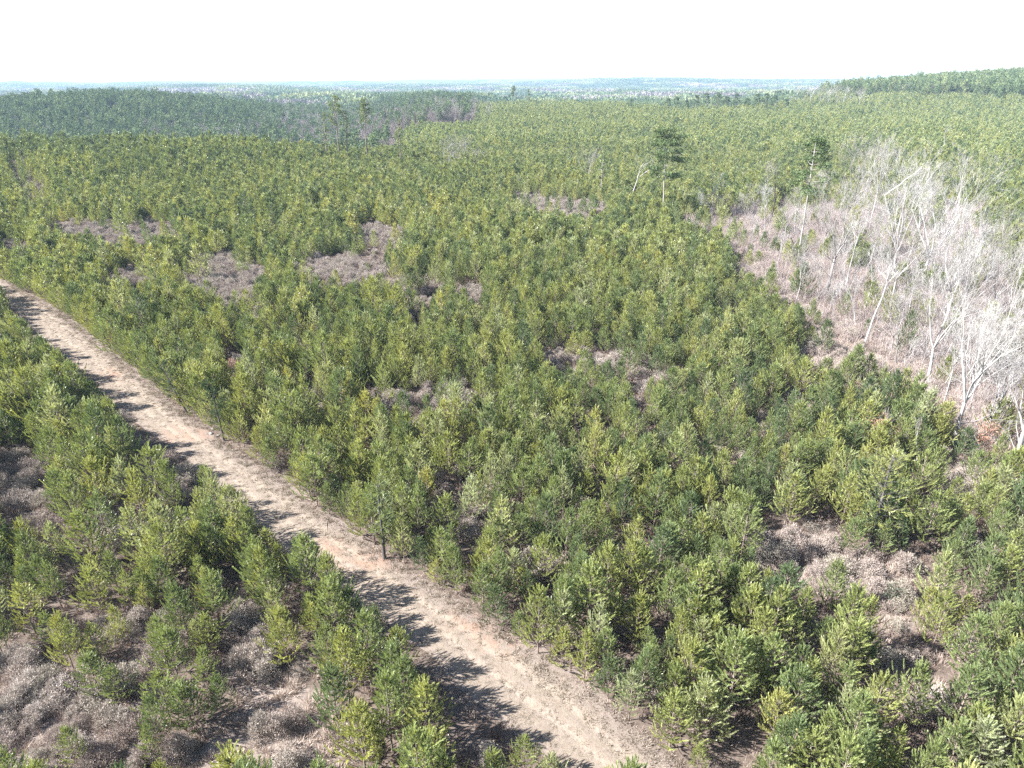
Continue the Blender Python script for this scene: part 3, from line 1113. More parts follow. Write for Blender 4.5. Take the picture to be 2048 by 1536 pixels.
# trees of the two rows that line the track are counted along it
for side, lo, hi, word in ((0, -2.6, 0.0, 'far'), (1, TRACK_W, TRACK_W + 2.6, 'near')):
    row = [k for k, i in enumerate(single) if lo <= off[i] <= hi]
    row.sort(key=lambda k: dist[single[k]])
    for r_, k in enumerate(row):
        labs[k] = '%s pine on the track\'s %s verge, %s up from the frame\'s bottom' % (looks[k], word, ordinal(r_ + 1))
for k, i in enumerate(single):
    wm, cm = PARTS[vid[i] % len(PARTS)]
    root = empty('young_pine', (x[i], y[i], z[i] - 0.05), rotz[i], (wid[i], wid[i], sc[i]))
    tag(root, labs[k], 'pine tree', 'young planted pines')
    t_ = link('trunk', wm, root)
    c_ = link('crown', cm, root)
    t_['tint'] = float(tint[i])
    c_['tint'] = float(tint[i])


def put(name, parts, loc, label, cat, group=None, rz=0.0, s=(1, 1, 1), tint=0.5):
    """a thing of several part meshes under an Empty"""
    root = empty(name, loc, rz, s)
    tag(root, label, cat, group)
    for nm, me in parts:
        o = link(nm, me, root)
        o['tint'] = float(tint)
    return root


# ------------------------------------------------------------------ pines that stand out
def height_to(base, px, py):
    """height of a tree at base whose tip shows at the given place"""
    lo, hi = 0.5, 60.0
    for _ in range(40):
        m_ = (lo + hi) / 2
        if project(base[0], base[1], base[2] + m_)[1] > py:
            lo = m_
        else:
            hi = m_
    return lo


def lean_to(base, h, px):
    p0 = project(base[0], base[1], base[2] + h)[0]
    d = math.hypot(base[0], base[1])
    p1 = project(base[0] + 1, base[1], base[2] + h)[0]
    return float((px - p0) / (p1 - p0) / h)


def leaning_pine(seed, H, lx, ly, crown_r, bare, r0, bark, needle, name, base, label, tint=0.2, n=None):
    g = np.random.default_rng(seed)
    wd, nd = MB(), MB()
    k = 9
    t = np.linspace(0, 1, k)
    st = np.stack([lx * H * t ** 0.9, ly * H * t, H * t], 1) + np.cumsum(g.normal(0, 0.03, (k, 3)), 0)
    st[0] = (0, 0, -0.1)
    tube(wd, st, np.concatenate([[r0 * 1.35], np.linspace(r0, r0 * 0.25, k - 1)]), 7)
    S, D, Ln, T = [], [], [], []
    for i in range(n or 42):
        u = bare + (1 - bare) * (i + g.uniform(0, 1)) / (n or 42)
        p0 = np.array([np.interp(u, t, st[:, c]) for c in range(3)])
        v = (u - bare) / (1 - bare)
        bl = crown_r * (0.35 + 0.65 * math.sin(math.pi * (0.25 + 0.68 * v))) * g.uniform(0.6, 1.1)
        az = g.uniform(0, 6.28)
        o = np.array([math.cos(az), math.sin(az), g.uniform(0.1, 0.5) + 0.5 * v])
        s = np.linspace(0, 1, 4)
        pts = p0 + o[None] * (s * bl)[:, None] + np.array([0, 0, 1.0])[None] * (0.15 * bl * s ** 2)[:, None]
        tube(wd, pts, np.linspace(0.03, 0.008, 4), 3)
        for q in range(6):
            w = g.uniform(0.35, 1)
            S.append(p0 + o * bl * w)
            D.append(norm(o + g.normal(0, 0.55, 3) + np.array([0, 0, 0.3])))
            Ln.append(g.uniform(0.3, 0.55))
            T.append(g.uniform(0.2, 0.7))
    shoots(nd, np.array(S), np.array(D), np.array(Ln), g, 20, 0.2, 0.034, np.array(T))
    return put(name, [('trunk', wd.mesh('trunk', [bark])), ('crown', nd.mesh('crown', [needle]))], base, label, 'pine tree', None, tint=tint)


b = at(377, 829)
h_ = 6.8
leaning_pine(11, h_, lean_to(b, h_, 318), 0.05, 1.5, 0.28, 0.11, M_PINEBARK_DARK, M_NEEDLE_OLD, 'leaning_pine', b, 'dark pine leaning over the track verge beside the red clay scrape', 0.15)
b = at(448, 882)
leaning_pine(12, 7.6, lean_to(b, 7.6, 418), 0.02, 1.3, 0.26, 0.11, M_PINEBARK_DARK, M_NEEDLE_OLD, 'leaning_pine', b, 'dark pine on a bare trunk behind the pale stones on the verge', 0.1)
b = at(769, 1118)
leaning_pine(13, 8.0, lean_to(b, 8.0, 750), 0.0, 1.45, 0.36, 0.14, M_PINEBARK_DARK, M_NEEDLE, 'dark_trunked_pine', b, 'pine with tall dark bare trunk at the middle of the track verge', 0.38, 40)
b = at(1742, 1092)
leaning_pine(14, 9.2, 0.02, 0.02, 2.7, 0.22, 0.17, M_PINEBARK_DARK, M_NEEDLE, 'broad_pine', b, 'big broad pine with thick dark trunk above the wide brushy gap', 0.7, 84)

OLD = []
for i in range(6):
    wd, nd = old_pine(400 + i, 18 + i % 3, 0.42 + 0.05 * (i % 3), 3.4 + 0.3 * (i % 2), n=30, size=0.6, tiers=9)
    OLD.append((wd, nd))

TALL = [((1328, 402), (1333, 250), 'tall open-crowned pine on a pale bole rising alone from the young stand', 5.2, .44, 3, 6.8),
        ((1600, 500), (1634, 264), 'tall leaning pine on a long pale bole at the bare grove edge', 2.5, .52, 3, 5.2),
        ((678, 303), (668, 187), 'tallest pine of the cluster on the skyline of the valley', 6, .58, 4, 3.6),
        ((694, 303), (690, 216), 'slim pine close beside the tallest valley pine', 6, .35, 5, 1.9),
        ((732, 304), (727, 193), 'tall pine with a rounded crown, east end of the skyline cluster', 6, .62, 4, 3.4),
        ((800, 312), (797, 234), 'slender feathery pine standing apart from the skyline cluster', 6, .3, 6, 1.9),
        ((652, 301), (646, 220), 'thin-crowned pine, west end of the skyline cluster', 6, .35, 5, 2.0),
        ((1203, 372), (1206, 306), 'very thin sparse pine on a white stem near the bare snag', 5, .5, 5, 1.7),
        ((1022, 206), (1027, 171), 'flat-topped pine breaking the far edge of the planted stand', 6, .55, 4, 3.0),
        ((1057, 207), (1057, 178), 'pointed pine next to the flat-topped one on the stand\'s far edge', 6, .35, 4, 2.2)]
for i, (bp, tp, lab, dz, cf, tiers, spread) in enumerate(TALL):
    b = at(*bp, dz)
    h_ = height_to(b, *tp)
    ln = lean_to(b, h_, tp[0])
    d = math.hypot(b[0], b[1])
    wd, nd = old_pine(500 + i, h_, cf, spread, n=36 if spread > 5 else 20, size=0.28 + d / 1200, tiers=tiers * 2 + 3, lean=ln, flat=0.32, trunk_r=0.25 if d < 280 else 0.36)
    put('tall_pine', [('trunk', wd.mesh('trunk', [M_GREYBARK if i in (0, 1, 7) else M_PINEBARK])), ('crown', nd.mesh('crown', [M_NEEDLE_OLD]))], b, lab, 'pine tree', 'tall old pines above the young stand', tint=0.42 if i < 2 else 0.6)

# the belt of mature pines at the far edge of the plantation
belt_px = [1262, 1335, 1352, 1372, 1392, 1412, 1434, 1452, 1472, 1494, 1512, 1530, 1548, 1572]
belt_h = [198, 196, 192, 200, 190, 186, 184, 192, 186, 196, 187, 186, 190, 197]
belt_words = ['lone dark pine set apart from the far pine belt'] + ['%s pine of the dark belt behind the planted stand, counted from its west end' % ordinal(k) for k in range(1, 14)]
for i, (bx, tyy) in enumerate(zip(belt_px, belt_h)):
    b = at(bx, 214, 7)
    h_ = height_to(b, bx, tyy)
    wd, nd = OLD[i % 6]
    h0 = 18 + (i % 6) % 3
    if i < 6:
        OLDM = globals().setdefault('OLDM', {})
        OLDM[i] = (wd.mesh('trunk', [M_PINEBARK]), nd.mesh('crown', [M_NEEDLE_OLD]))
    wm, cm = OLDM[i % 6]
    put('mature_pine', [('trunk', wm), ('crown', cm)], b, belt_words[i], 'pine tree', 'belt of mature pines', rz=i * 1.7, s=(h_ / h0 * 1.25, h_ / h0 * 1.25, h_ / h0), tint=0.15 + 0.05 * (i % 4))

# ------------------------------------------------------------------ bare trees
BT = [  # base, tip, extra height hidden at the base, label, args
    ((1652, 594), (1698, 398), .5, 'straight pale tree with white bole at the bare grove\'s west margin', dict(fork=.42, spread=.42, limbs=5, depth=5, r0=.26)),
    ((1848, 548), (1898, 366), 1, 'largest vase-shaped bare tree, many limbs fanning above the grove', dict(fork=.22, spread=.62, limbs=8, depth=5, r0=.34, vase=True)),
    ((1786, 560), (1806, 345), 1, 'tall grey tree with dense upright twigs beside the vase-shaped one', dict(fork=.30, spread=.38, limbs=6, depth=5, r0=.26)),
    ((1704, 440), (1726, 302), 2, 'upright many-limbed bare tree at the top of the grove', dict(fork=.22, spread=.45, limbs=7, depth=5, r0=.28, vase=True)),
    ((1742, 450), (1762, 298), 2, 'thin pale tree just east of the many-limbed one at the grove top', dict(fork=.5, spread=.3, limbs=4, depth=4, r0=.18)),
    ((1541, 446), (1552, 345), 1, 'dark-stemmed bare tree on the north rim of the brush', dict(fork=.4, spread=.4, limbs=4, depth=4, r0=.22)),
    ((1562, 505), (1588, 402), .5, 'thin white forked tree between the dark stem and the leaning pine', dict(fork=.45, spread=.3, limbs=3, depth=4, r0=.13)),
    ((1690, 582), (1722, 430), .5, 'thin straight pale tree behind the white-boled one', dict(fork=.6, spread=.3, limbs=4, depth=4, r0=.14)),
    ((1724, 696), (1800, 520), .5, 'slanting white pole-like tree in the grove\'s middle', dict(fork=.72, spread=.3, limbs=4, depth=4, r0=.13)),
    ((1776, 640), (1812, 470), .5, 'pale tree with a broken stub on its bole, centre of the grove', dict(fork=.5, spread=.35, limbs=4, depth=5, r0=.2)),
    ((1854, 768), (1886, 556), .2, 'white-boled tree forking wide halfway up, in front of the grove', dict(fork=.36, spread=.62, limbs=4, depth=5, r0=.22, vase=True)),
    ((1908, 886), (1952, 624), .2, 'white tree with one long low side limb, broad twiggy crown', dict(fork=.34, spread=.5, limbs=6, depth=5, r0=.24, vase=True)),
    ((2019, 978), (2056, 760), .2, 'white-boled tree with drooping side limbs by the photo side', dict(fork=.55, spread=.45, limbs=4, depth=5, r0=.26)),
    ((1964, 872), (2018, 715), .2, 'pale tree with curling limbs above the brown-leaved oak', dict(fork=.5, spread=.7, limbs=4, depth=5, r0=.18, crook=.10)),
    ((1926, 650), (1954, 524), .3, 'round-crowned bare tree behind the tree with the low side limb', dict(fork=.3, spread=.6, limbs=6, depth=5, r0=.18, vase=True)),
    ((1990, 640), (2016, 486), .5, 'spreading bare tree at the grove\'s east rim, up the slope', dict(fork=.3, spread=.6, limbs=6, depth=5, r0=.2, vase=True)),
    ((1890, 640), (1920, 470), .5, 'fine-twigged tree filling the gap below the vase-shaped one', dict(fork=.3, spread=.5, limbs=6, depth=5, r0=.17, vase=True)),
    ((1795, 655), (1798, 590), .2, 'low dark two-stemmed tree with a pale twiggy head', dict(fork=.35, spread=.5, limbs=5, depth=4, r0=.15)),
    ((1833, 935), (1846, 842), .2, 'small silvery dead tree standing among the green pines', dict(fork=.7, spread=.3, limbs=3, depth=3, r0=.07)),
    ((1263, 388), (1268, 308), 3, 'lone white snag with two bent limbs beside the tall pine', dict(fork=.5, spread=.75, limbs=3, depth=3, r0=.22, crook=.11)),
    ((1173, 356), (1182, 302), 3, 'bushy bare tree standing alone in the young stand', dict(fork=.2, spread=.7, limbs=6, depth=5, r0=.17, vase=True)),
    ((893, 330), (902, 286), 3, 'west one of two round grey bare trees side by side in the stand', dict(fork=.15, spread=.75, limbs=7, depth=5, r0=.2, vase=True)),
    ((918, 328), (918, 278), 3, 'east one of two round grey bare trees side by side in the stand', dict(fork=.15, spread=.75, limbs=7, depth=5, r0=.2, vase=True)),
    ((955, 330), (954, 303), 3, 'small bushy bare tree east of the two round grey ones', dict(fork=.15, spread=.8, limbs=6, depth=4, r0=.15, vase=True)),
    ((1890, 308), (1893, 252), 3, 'spindly dead tree on the planted hillside', dict(fork=.7, spread=.3, limbs=3, depth=3, r0=.2)),
    ((1908, 306), (1908, 284), 3, 'short dead stub beside the spindly hillside one', dict(fork=.7, spread=.3, limbs=3, depth=3, r0=.18)),
    ((874, 248), (886, 203), 3, 'fan-shaped pale bare tree at the valley brink', dict(fork=.12, spread=.8, limbs=8, depth=5, r0=.32, vase=True)),
    ((908, 248), (916, 206), 3, 'narrow pale bare tree east of the fan-shaped one', dict(fork=.25, spread=.4, limbs=5, depth=4, r0=.25, vase=True)),
    ((978, 236), (981, 210), 3, 'small forked bare tree far back in the planted stand', dict(fork=.25, spread=.6, limbs=4, depth=4, r0=.25, vase=True)),
    ((1398, 425), (1404, 388), 1, 'white bushy tree at the pinkish brush\'s west tip', dict(fork=.15, spread=.7, limbs=6, depth=4, r0=.12, vase=True)),
    ((1440, 432), (1444, 395), 1, 'slim grey tree a little east of the white bushy one', dict(fork=.4, spread=.3, limbs=4, depth=4, r0=.1)),
    ((1478, 425), (1484, 392), 1, 'slim grey tree midway along the brush\'s upper rim', dict(fork=.4, spread=.3, limbs=4, depth=4, r0=.1)),
    ((1900, 592), (1940, 500), .3, 'many-stemmed bare tree low in front of the vase-shaped one', dict(fork=.2, spread=.6, limbs=7, depth=5, r0=.15, vase=True)),
    ((1998, 760), (2030, 640), .3, 'dense grey-twigged tree above the curling-limbed one', dict(fork=.2, spread=.6, limbs=7, depth=5, r0=.16, vase=True)),
    ((1940, 770), (1972, 640), .3, 'grey tree with a fine dome of twigs behind the long-limbed one', dict(fork=.22, spread=.6, limbs=7, depth=5, r0=.16, vase=True)),
    ((1838, 470), (1846, 400), 1, 'small pale tree under the leaning snag', dict(fork=.3, spread=.4, limbs=5, depth=4, r0=.14)),
    ((1640, 470), (1648, 412), 1, 'pale shrubby tree at the leaning pine\'s foot', dict(fork=.2, spread=.6, limbs=6, depth=4, r0=.1, vase=True)),
    ((1590, 470), (1600, 420), 1, 'low white-twigged tree before the leaning pine', dict(fork=.15, spread=.7, limbs=6, depth=4, r0=.1, vase=True))]
for i, (bp, tp, dz, lab, kw) in enumerate(BT):
    b = at(*bp, dz)
    h_ = height_to(b, *tp)
    ln = lean_to(b, h_, tp[0])
    d = math.hypot(b[0], b[1])
    kw = dict(kw)
    dep = kw.pop('depth')
    dep = 4 if d > 230 and dep > 4 else dep
    mb = bare_tree(600 + i, h_, lean=(ln, 0), twig=0.011 + d * 0.00006, depth=dep, kids=(3, 5), **kw)
    o = link('bare_tree', mb.mesh('bare_tree', [M_DARKBARK if i in (5,) else (M_PALEBARK if i % 3 else M_GREYBARK) if d < 260 else M_GREYBARK]), None, b)
    tag(o, lab, 'bare tree', 'bare grey trees of the grove')

# leaning white snag and the dark crooked stump
b = at(1764, 388, 2.5)
g = np.random.default_rng(5)
mb = MB()
t_ = np.linspace(0, 1, 8)
pts = np.stack([t_ * 13.5, t_ * 2.0, t_ * 10.5 + 1.0], 1) + g.normal(0, 0.12, (8, 3))
tube(mb, pts, np.linspace(0.24, 0.09, 8), 7)
for u, dx, dy, dzz in ((.62, 5, 1, 2.6), (.75, 4, -1, 4.2), (.9, 2.5, 1, 3)):
    p0 = np.array([np.interp(u, t_, pts[:, c]) for c in range(3)])
    q = p0 + np.linspace(0, 1, 5)[:, None] * np.array([dx, dy, dzz]) + g.normal(0, .12, (5, 3))
    q[0] = p0
    tube(mb, q, np.linspace(0.09, 0.02, 5), 5)
    for w in (0.4, 0.6, .8):
        p1 = p0 + w * np.array([dx, dy, dzz])
        q2 = p1 + np.linspace(0, 1, 4)[:, None] * g.normal(0, 1.2, 3)
        tube(mb, q2, np.linspace(0.04, 0.012, 4), 3)
tag(link('leaning_snag', mb.mesh('leaning_snag', [M_DEADWOOD]), None, b), 'white dead trunk leaning steeply above the top of the bare grove', 'dead tree')
b = at(1585, 503)
mb = MB()
pts = np.array([[0, 0, -.1], [0, 0, .9], [-.15, 0, 1.7], [-.45, 0, 2.5], [-.85, .1, 3.1], [-.95, .1, 3.6]])
tube(mb, pts, np.array([.30, .26, .24, .22, .2, .12]), 7)
tube(mb, np.array([[-.85, .1, 3.1], [-.4, .2, 3.6], [.1, .2, 4.4]]), np.array([.1, .07, .03]), 5)
tag(link('crooked_stump', mb.mesh('crooked_stump', [M_DARKBARK]), None, b), 'black crooked stump in the pinkish brush', 'stump')

# thinner bare trees that fill the grove
FILL = []
for i in range(8):
    hh = 9.0
    FILL.append(bare_tree(700 + i, hh, fork=.5 if i % 2 else .3, spread=.28 + .06 * (i % 3), limbs=3 + i % 3, depth=4, r0=.085, twig=.018, kids=(3, 5)).mesh('bare_tree', [M_PALEBARK if i % 2 else M_GREYBARK]))
fp = []
tries = 0
while len(fp) < 175 and tries < 8000:
    tries += 1
    px_, py_ = rng.uniform(1400, 2060), rng.uniform(330, 960)
    if not in_poly(px_, py_, DRAIN):
        continue
    if py_ < 480 and rng.random() < .45:
        continue
    if px_ < 1640 and rng.random() < .55:
        continue
    b = at(px_, py_)
    if any(math.hypot(b[0] - q[0], b[1] - q[1]) < 2.6 for q in fp):
        continue
    fp.append(b)
gm = [((1460, 450), 'the pinkish brush'), ((1650, 590), 'the straight white-boled tree'), ((1848, 545), 'the largest vase-shaped tree'), ((1724, 690), 'the slanting pole-like tree'),
      ((1854, 765), 'the wide-forking white tree'), ((1908, 880), 'the tree with a long low limb'), ((2019, 975), 'the tree with drooping limbs'), ((1990, 640), 'the grove\'s east rim tree'),
      ((1704, 440), 'the many-limbed tree at the grove top'), ((1776, 640), 'the broken-stub tree')]
fscl = [rng.uniform(.55, 1.35) for _ in fp]
fl = rank_labels([project(*q) for q in fp], ['short' if s_ < .8 else ('lanky' if s_ > 1.1 else 'slim') for s_ in fscl], 'leafless tree', gm)
for b, s_, lab in zip(fp, fscl, fl):
    o = link('slim_bare_tree', FILL[rng.integers(0, 8)], None, b)
    o.scale = (s_, s_, s_ * rng.uniform(.9, 1.15))
    o.rotation_euler = (rng.normal(0, .07), rng.normal(.08, .07), rng.uniform(0, 6.28))
    tag(o, lab, 'bare tree', 'slim bare trees of the grove')

# bare trees along the foot of the wooded hill and behind the plantation
VB = [(286, 262, 236, 'westmost'), (318, 268, 250, ''), (347, 276, 240, ''), (372, 282, 256, ''), (396, 284, 240, ''), (428, 286, 246, ''), (452, 284, 262, ''), (480, 280, 252, ''), (505, 270, 234, ''), (530, 268, 246, ''),
      (566, 262, 236, ''), (592, 262, 240, ''), (618, 258, 226, '')]
for k, (bx, by, tyy, _) in enumerate(VB):
    b = at(bx, by, 3)
    h_ = min(height_to(b, bx, tyy), 17)
    o = link('valley_tree', FILL[k % 8], None, b)
    o.scale = (h_ / 9 * 1.5, h_ / 9 * 1.5, h_ / 9)
    o.rotation_euler = (0, 0, k * 1.3)
    tag(o, 'pale bare tree at the wooded hill\'s foot, %s of the line from its west end' % ordinal(k + 1), 'bare tree', 'bare trees along the foot of the hill')
HB = [(1590, 203, 172), (1606, 204, 178), (1622, 205, 176), (1640, 205, 170), (1655, 206, 180), (1672, 206, 166), (1684, 206, 178), (1718, 207, 186), (1320, 206, 184), (1372, 192, 172), (1392, 192, 174), (1700, 207, 192)]
for k, (bx, by, tyy) in enumerate(sorted(HB)):
    b = at(bx, by + 6, 3)
    h_ = min(height_to(b, bx, tyy), 22)
    o = link('ridge_tree', FILL[(k * 3) % 8], None, b)
    o.scale = (h_ / 9 * 1.6, h_ / 9 * 1.6, h_ / 9)
    o.rotation_euler = (0, 0, k * 2.1)
    tag(o, 'grey bare tree behind the planted stand, %s along its far edge from the west' % ordinal(k + 1), 'bare tree', 'bare trees behind the planted stand')

# ------------------------------------------------------------------ shrubs
SHR, SHJ = [], []
for i in range(6):
    st, fo = plume_shrub(800 + i, 1.0 + 0.12 * (i % 3), 1.6 + 0.2 * (i % 2), n=46, per=72)
    SHR.append((st.mesh('stem', [M_TWIG]), fo.mesh('foliage', [M_SHRUB])))
    j = MB()
    j.join(st, 0)
    j.join(fo, 1)
    SHJ.append(j.mesh('grey_shrub', [M_TWIG, M_SHRUB]))
X, Y = np.meshgrid(np.arange(-330, 330, 1.35), np.arange(14, 330, 1.35))
X = (X + rng.normal(0, .4, X.shape)).ravel()
Y = (Y + rng.normal(0, .4, Y.shape)).ravel()
k = np.abs(X) < .8 * Y + 10
X, Y = X[k], Y[k]
Z = height(X, Y)
px, py = project(X, Y, Z + .8)
inpoly = in_drain(px, py)
w = open_weight(px, py)
grassy = ((px - 565) / 90) ** 2 + ((py - 1430) / 110) ** 2 < 1
grassy |= ((px - 560) / 200) ** 2 + ((py - 1500) / 50) ** 2 < 1
sd = track_offset(X, Y)
prob = np.where(inpoly, .16, np.where(grassy, .32, np.where(w > 0, .8, .075)))
prob = np.where((sd > -.9) & (sd < TRACK_W + .7), 0, prob)
k = rng.random(len(X)) < prob
X, Y, Z, w, px, py = X[k], Y[k], Z[k], w[k], px[k], py[k]
S = rng.uniform(.5, 1.12, len(X))
tn = rng.random(len(X))
ds = np.hypot(X, Y)
ins = (px > 8) & (px < 2040) & (py < 1530) & (w > 0)
o_ = np.argsort(np.where(ins, ds, 1e9))
nsg = min(300, int(ins.sum()))
sg = o_[:nsg]
msk = np.ones(len(X), bool)
msk[sg] = False
print('shrubs', len(X), nsg)
vi = rng.integers(0, 6, len(X))
rz = rng.uniform(0, 6.28, len(X))
SMARK = [((110, 1430), 'the grey shrub thicket\'s centre'), ((565, 1430), 'the pale grass clearing'), ((1720, 1150), 'the wide brushy gap'), ((1800, 1230), 'the brushy gap\'s lower arm'), ((1790, 1335), 'the shaded brown hollow'),
         ((505, 1270), 'the narrow shrubby opening'), ((45, 980), 'the brushy gap at the frame'), ((330, 960), 'the brush beside the track bend'), ((1560, 1095), 'the gap below the twin stems'),
         ((250, 1240), 'the shaded shrub pocket'), ((780, 797), 'the west half of the shrub strip'), ((900, 790), 'the east half of the shrub strip'), ((950, 1035), 'the leafless gap amid the pines'), ((1120, 712), 'the upper shrub gap mid photo'),
         ((230, 1060), 'the brush among the small pines'), ((440, 548), 'the upper shrub clearing'), ((680, 540), 'the long shrub clearing'), ((270, 468), 'the pinkish clearing under the knoll'), ((1880, 970), 'the brown-leaved oaks'),
         ((230, 1430), 'the shrub thicket\'s pine side'), ((20, 1300), 'the thicket\'s upper corner'), ((560, 1500), 'the grass by the lower photo edge'), ((1950, 1270), 'the gap by the photo side'), ((1800, 900), 'the pines before the bare grove')]
sl = rank_labels(np.stack([px, py], 1)[sg], ['%s %s' % ('small' if S[i] < .78 else ('big' if S[i] > 1.05 else 'mid-sized'), 'brownish' if tn[i] < .35 else ('tan' if tn[i] < .7 else 'pale grey')) for i in sg], 'shrub', SMARK)
for lab, i in zip(sl, sg):
    a_, c_ = SHR[vi[i]]
    put('grey_shrub', [('stem', a_), ('foliage', c_)], (X[i], Y[i], Z[i] - .03), lab, 'shrub', 'dormant grey shrubs', rz[i], (S[i], S[i], S[i] * rng.uniform(.85, 1.15)), tn[i])
scatter('shrubbery', np.stack([X, Y, Z - .03], 1)[msk], np.stack([0 * rz, 0 * rz, rz], 1)[msk], np.stack([S, S, S], 1)[msk], vi[msk], tn[msk], SHJ, 'grey dormant shrubs scattered through gaps in the pines')

# ------------------------------------------------------------------ low brush, dry grass and thicket
BR = [twig_clump(820 + i, .9, .75, 40, 2, .03).mesh('brush', [M_BRUSH]) for i in range(4)] + [tuft(830 + i, .7, .55, 60, .03).mesh('brush', [M_BRUSH]) for i in range(4)]
X, Y = np.meshgrid(np.arange(-200, 200, .68), np.arange(14, 200, .68))
X = (X + rng.normal(0, .3, X.shape)).ravel()
Y = (Y + rng.normal(0, .3, Y.shape)).ravel()
k = (np.abs(X) < .8 * Y + 8) & (np.hypot(X, Y) < 190)
X, Y = X[k], Y[k]
Z = height(X, Y)
px, py = project(X, Y, Z + .3)
w = open_weight(px, py)
grassy = (((px - 565) / 110) ** 2 + ((py - 1430) / 120) ** 2 < 1) | (((px - 560) / 220) ** 2 + ((py - 1500) / 60) ** 2 < 1)
sd = track_offset(X, Y)
verge = ((sd > -1.5) & (sd < .5)) | ((sd > TRACK_W - .4) & (sd < TRACK_W + 1.5))
prob = np.where(w > 0, .95, np.where(verge, .8, .55)) * np.where(np.hypot(X, Y) > 110, .7, 1)
prob = np.where((sd > .3) & (sd < TRACK_W - .2), 0, prob)
k = rng.random(len(X)) < prob
X, Y, Z, w, grassy, verge = X[k], Y[k], Z[k], w[k], grassy[k], verge[k]
n = len(X)
tn = np.clip(rng.normal(np.where(grassy, .85, np.where(verge, .75, np.where(in_drain(px[k], py[k]), .9, np.where(w > 0, .62, .3)))), .18), 0, 1)
S = rng.uniform(.6, 1.4, n) * np.where(verge, .6, 1)
vi = np.where(grassy | verge, rng.integers(4, 8, n), rng.integers(0, 8, n))
print('brush', n)
scatter('brush_undergrowth', np.stack([X, Y, Z - .02], 1), np.stack([rng.normal(0, .12, n), rng.normal(0, .12, n), rng.uniform(0, 6.28, n)], 1), np.stack([S, S, S], 1), vi, tn, BR,
        'low brown dormant brush and tufts covering the ground between pines')

# mown stubble on the track
GR = [tuft(840 + i, .5, .14, 46, .022).mesh('dry_grass', [M_DRYGRASS]) for i in range(5)]
n = 15000
i_ = rng.integers(0, SN, n)
u_ = rng.uniform(-.3, TRACK_W + .3, n)
X = ex[i_] + nx[i_] * u_ + rng.normal(0, .4, n)
Y = ey[i_] + ny[i_] * u_ + rng.normal(0, .4, n)
k = (np.hypot(X, Y) < 175)
X, Y, u_ = X[k], Y[k], u_[k]
n = len(X)
px, py = project(X, Y, height(X, Y))
clay = (((px - 365) / 70) ** 2 + ((py - 872) / 18) ** 2 < 1) & (rng.random(n) < .8)
k = ~clay
X, Y, u_ = X[k], Y[k], u_[k]
n = len(X)
S = rng.uniform(.5, 1.2, n) * np.where(u_ < 1.2, 1.6, 1)
scatter('dry_grass', np.stack([X, Y, height(X, Y) + .03], 1), np.stack([rng.normal(0, .2, n), rng.normal(0, .2, n), rng.uniform(0, 6.28, n)], 1), np.stack([S, S, S], 1),
        rng.integers(0, 5, n), rng.random(n), GR, 'short dry straw-coloured grass on the track')

# pinkish sapling thicket of the grove and far clearings
TH = [twig_clump(850 + i, 1.6, 2.4, 30, 4, .03).mesh('thicket', [M_SAPLING]) for i in range(5)]
X, Y = np.meshgrid(np.arange(-260, 330, 1.3), np.arange(70, 420, 1.3))
X = (X + rng.normal(0, .5, X.shape)).ravel()
Y = (Y + rng.normal(0, .5, Y.shape)).ravel()
Z = height(X, Y)
px, py = project(X, Y, Z + .8)
ind = in_drain(px, py)
w = open_weight(px, py)
prob = np.where(ind, np.interp(py, [310, 440], [.3, .95]), np.where((w > .85) & (py < 640), .6, 0))
k = rng.random(len(X)) < prob
X, Y, Z, ind, px, py = X[k], Y[k], Z[k], ind[k], px[k], py[k]
n = len(X)
S = rng.uniform(.5, 1.25, n) * np.where(ind, 1, .55)
tn = np.clip(rng.normal(.45, .22, n) + np.where(px > 1750, .12, 0), 0, 1)
print('thicket', n)
scatter('thicket_undergrowth', np.stack([X, Y, Z - .05], 1), np.stack([rng.normal(0, .1, n), rng.normal(0, .1, n), rng.uniform(0, 6.28, n)], 1), np.stack([S, S, S * rng.uniform(.8, 1.5, n)], 1),
        rng.integers(0, 5, n), tn, TH, 'pinkish grey leafless sapling thicket under the bare grove')

# ------------------------------------------------------------------ small things of the near ground
OAK = []
for i in range(3):
    g = np.random.default_rng(900 + i)
    wd = bare_tree(900 + i, 5.0, fork=.25, spread=.5, limbs=5, depth=3, r0=.07, twig=.02, kids=(3, 5))
    lf = MB()
    C = [np.array([g.normal(0, .8), g.normal(0, .8), g.uniform(1.6, 4.6)]) for _ in range(26)]
    clump_cloud(lf, C, [g.uniform(.3, .6) for _ in C], 210, .16, g, .8)
    OAK.append((wd.mesh('trunk', [M_GREYBARK]), lf.mesh('foliage', [M_OAKLEAF])))
OK = [((1742, 905), 'brown-leaved oak among pines west of the long-limbed bare tree', 1.0), ((1786, 915), 'smaller brown-leaved oak beside the first one in the pines', .8), ((1958, 925), 'largest brown-leaved oak beside a dark hollow below the bare grove', 1.15),
      ((1990, 880), 'brown-leaved oak just above the largest one', .8), ((2030, 850), 'brown-leaved oak at the photo side near the curling limbs', .9), ((1700, 800), 'faded oak sapling on the pine edge below the slanting tree', .7), ((480, 765), 'rusty brown dead-leaved sapling in the dark pocket above the track', .8),
      ((2010, 1020), 'oak sapling with faded leaves under the drooping-limbed tree', .7)]
for i, (bp, lab, s_) in enumerate(OK):
    a_, c_ = OAK[i % 3]
    put('oak_sapling', [('trunk', a_), ('foliage', c_)], at(*bp), lab, 'oak', 'oaks holding brown leaves', i * 1.9, (s_, s_, s_), .3 + .08 * i)
g = np.random.default_rng(77)
ce, cf = MB(), MB()
tube(ce, np.array([[0, 0, 0], [0, 0, 1.0], [0.05, 0, 1.9]]), np.array([.06, .045, .015]), 5)
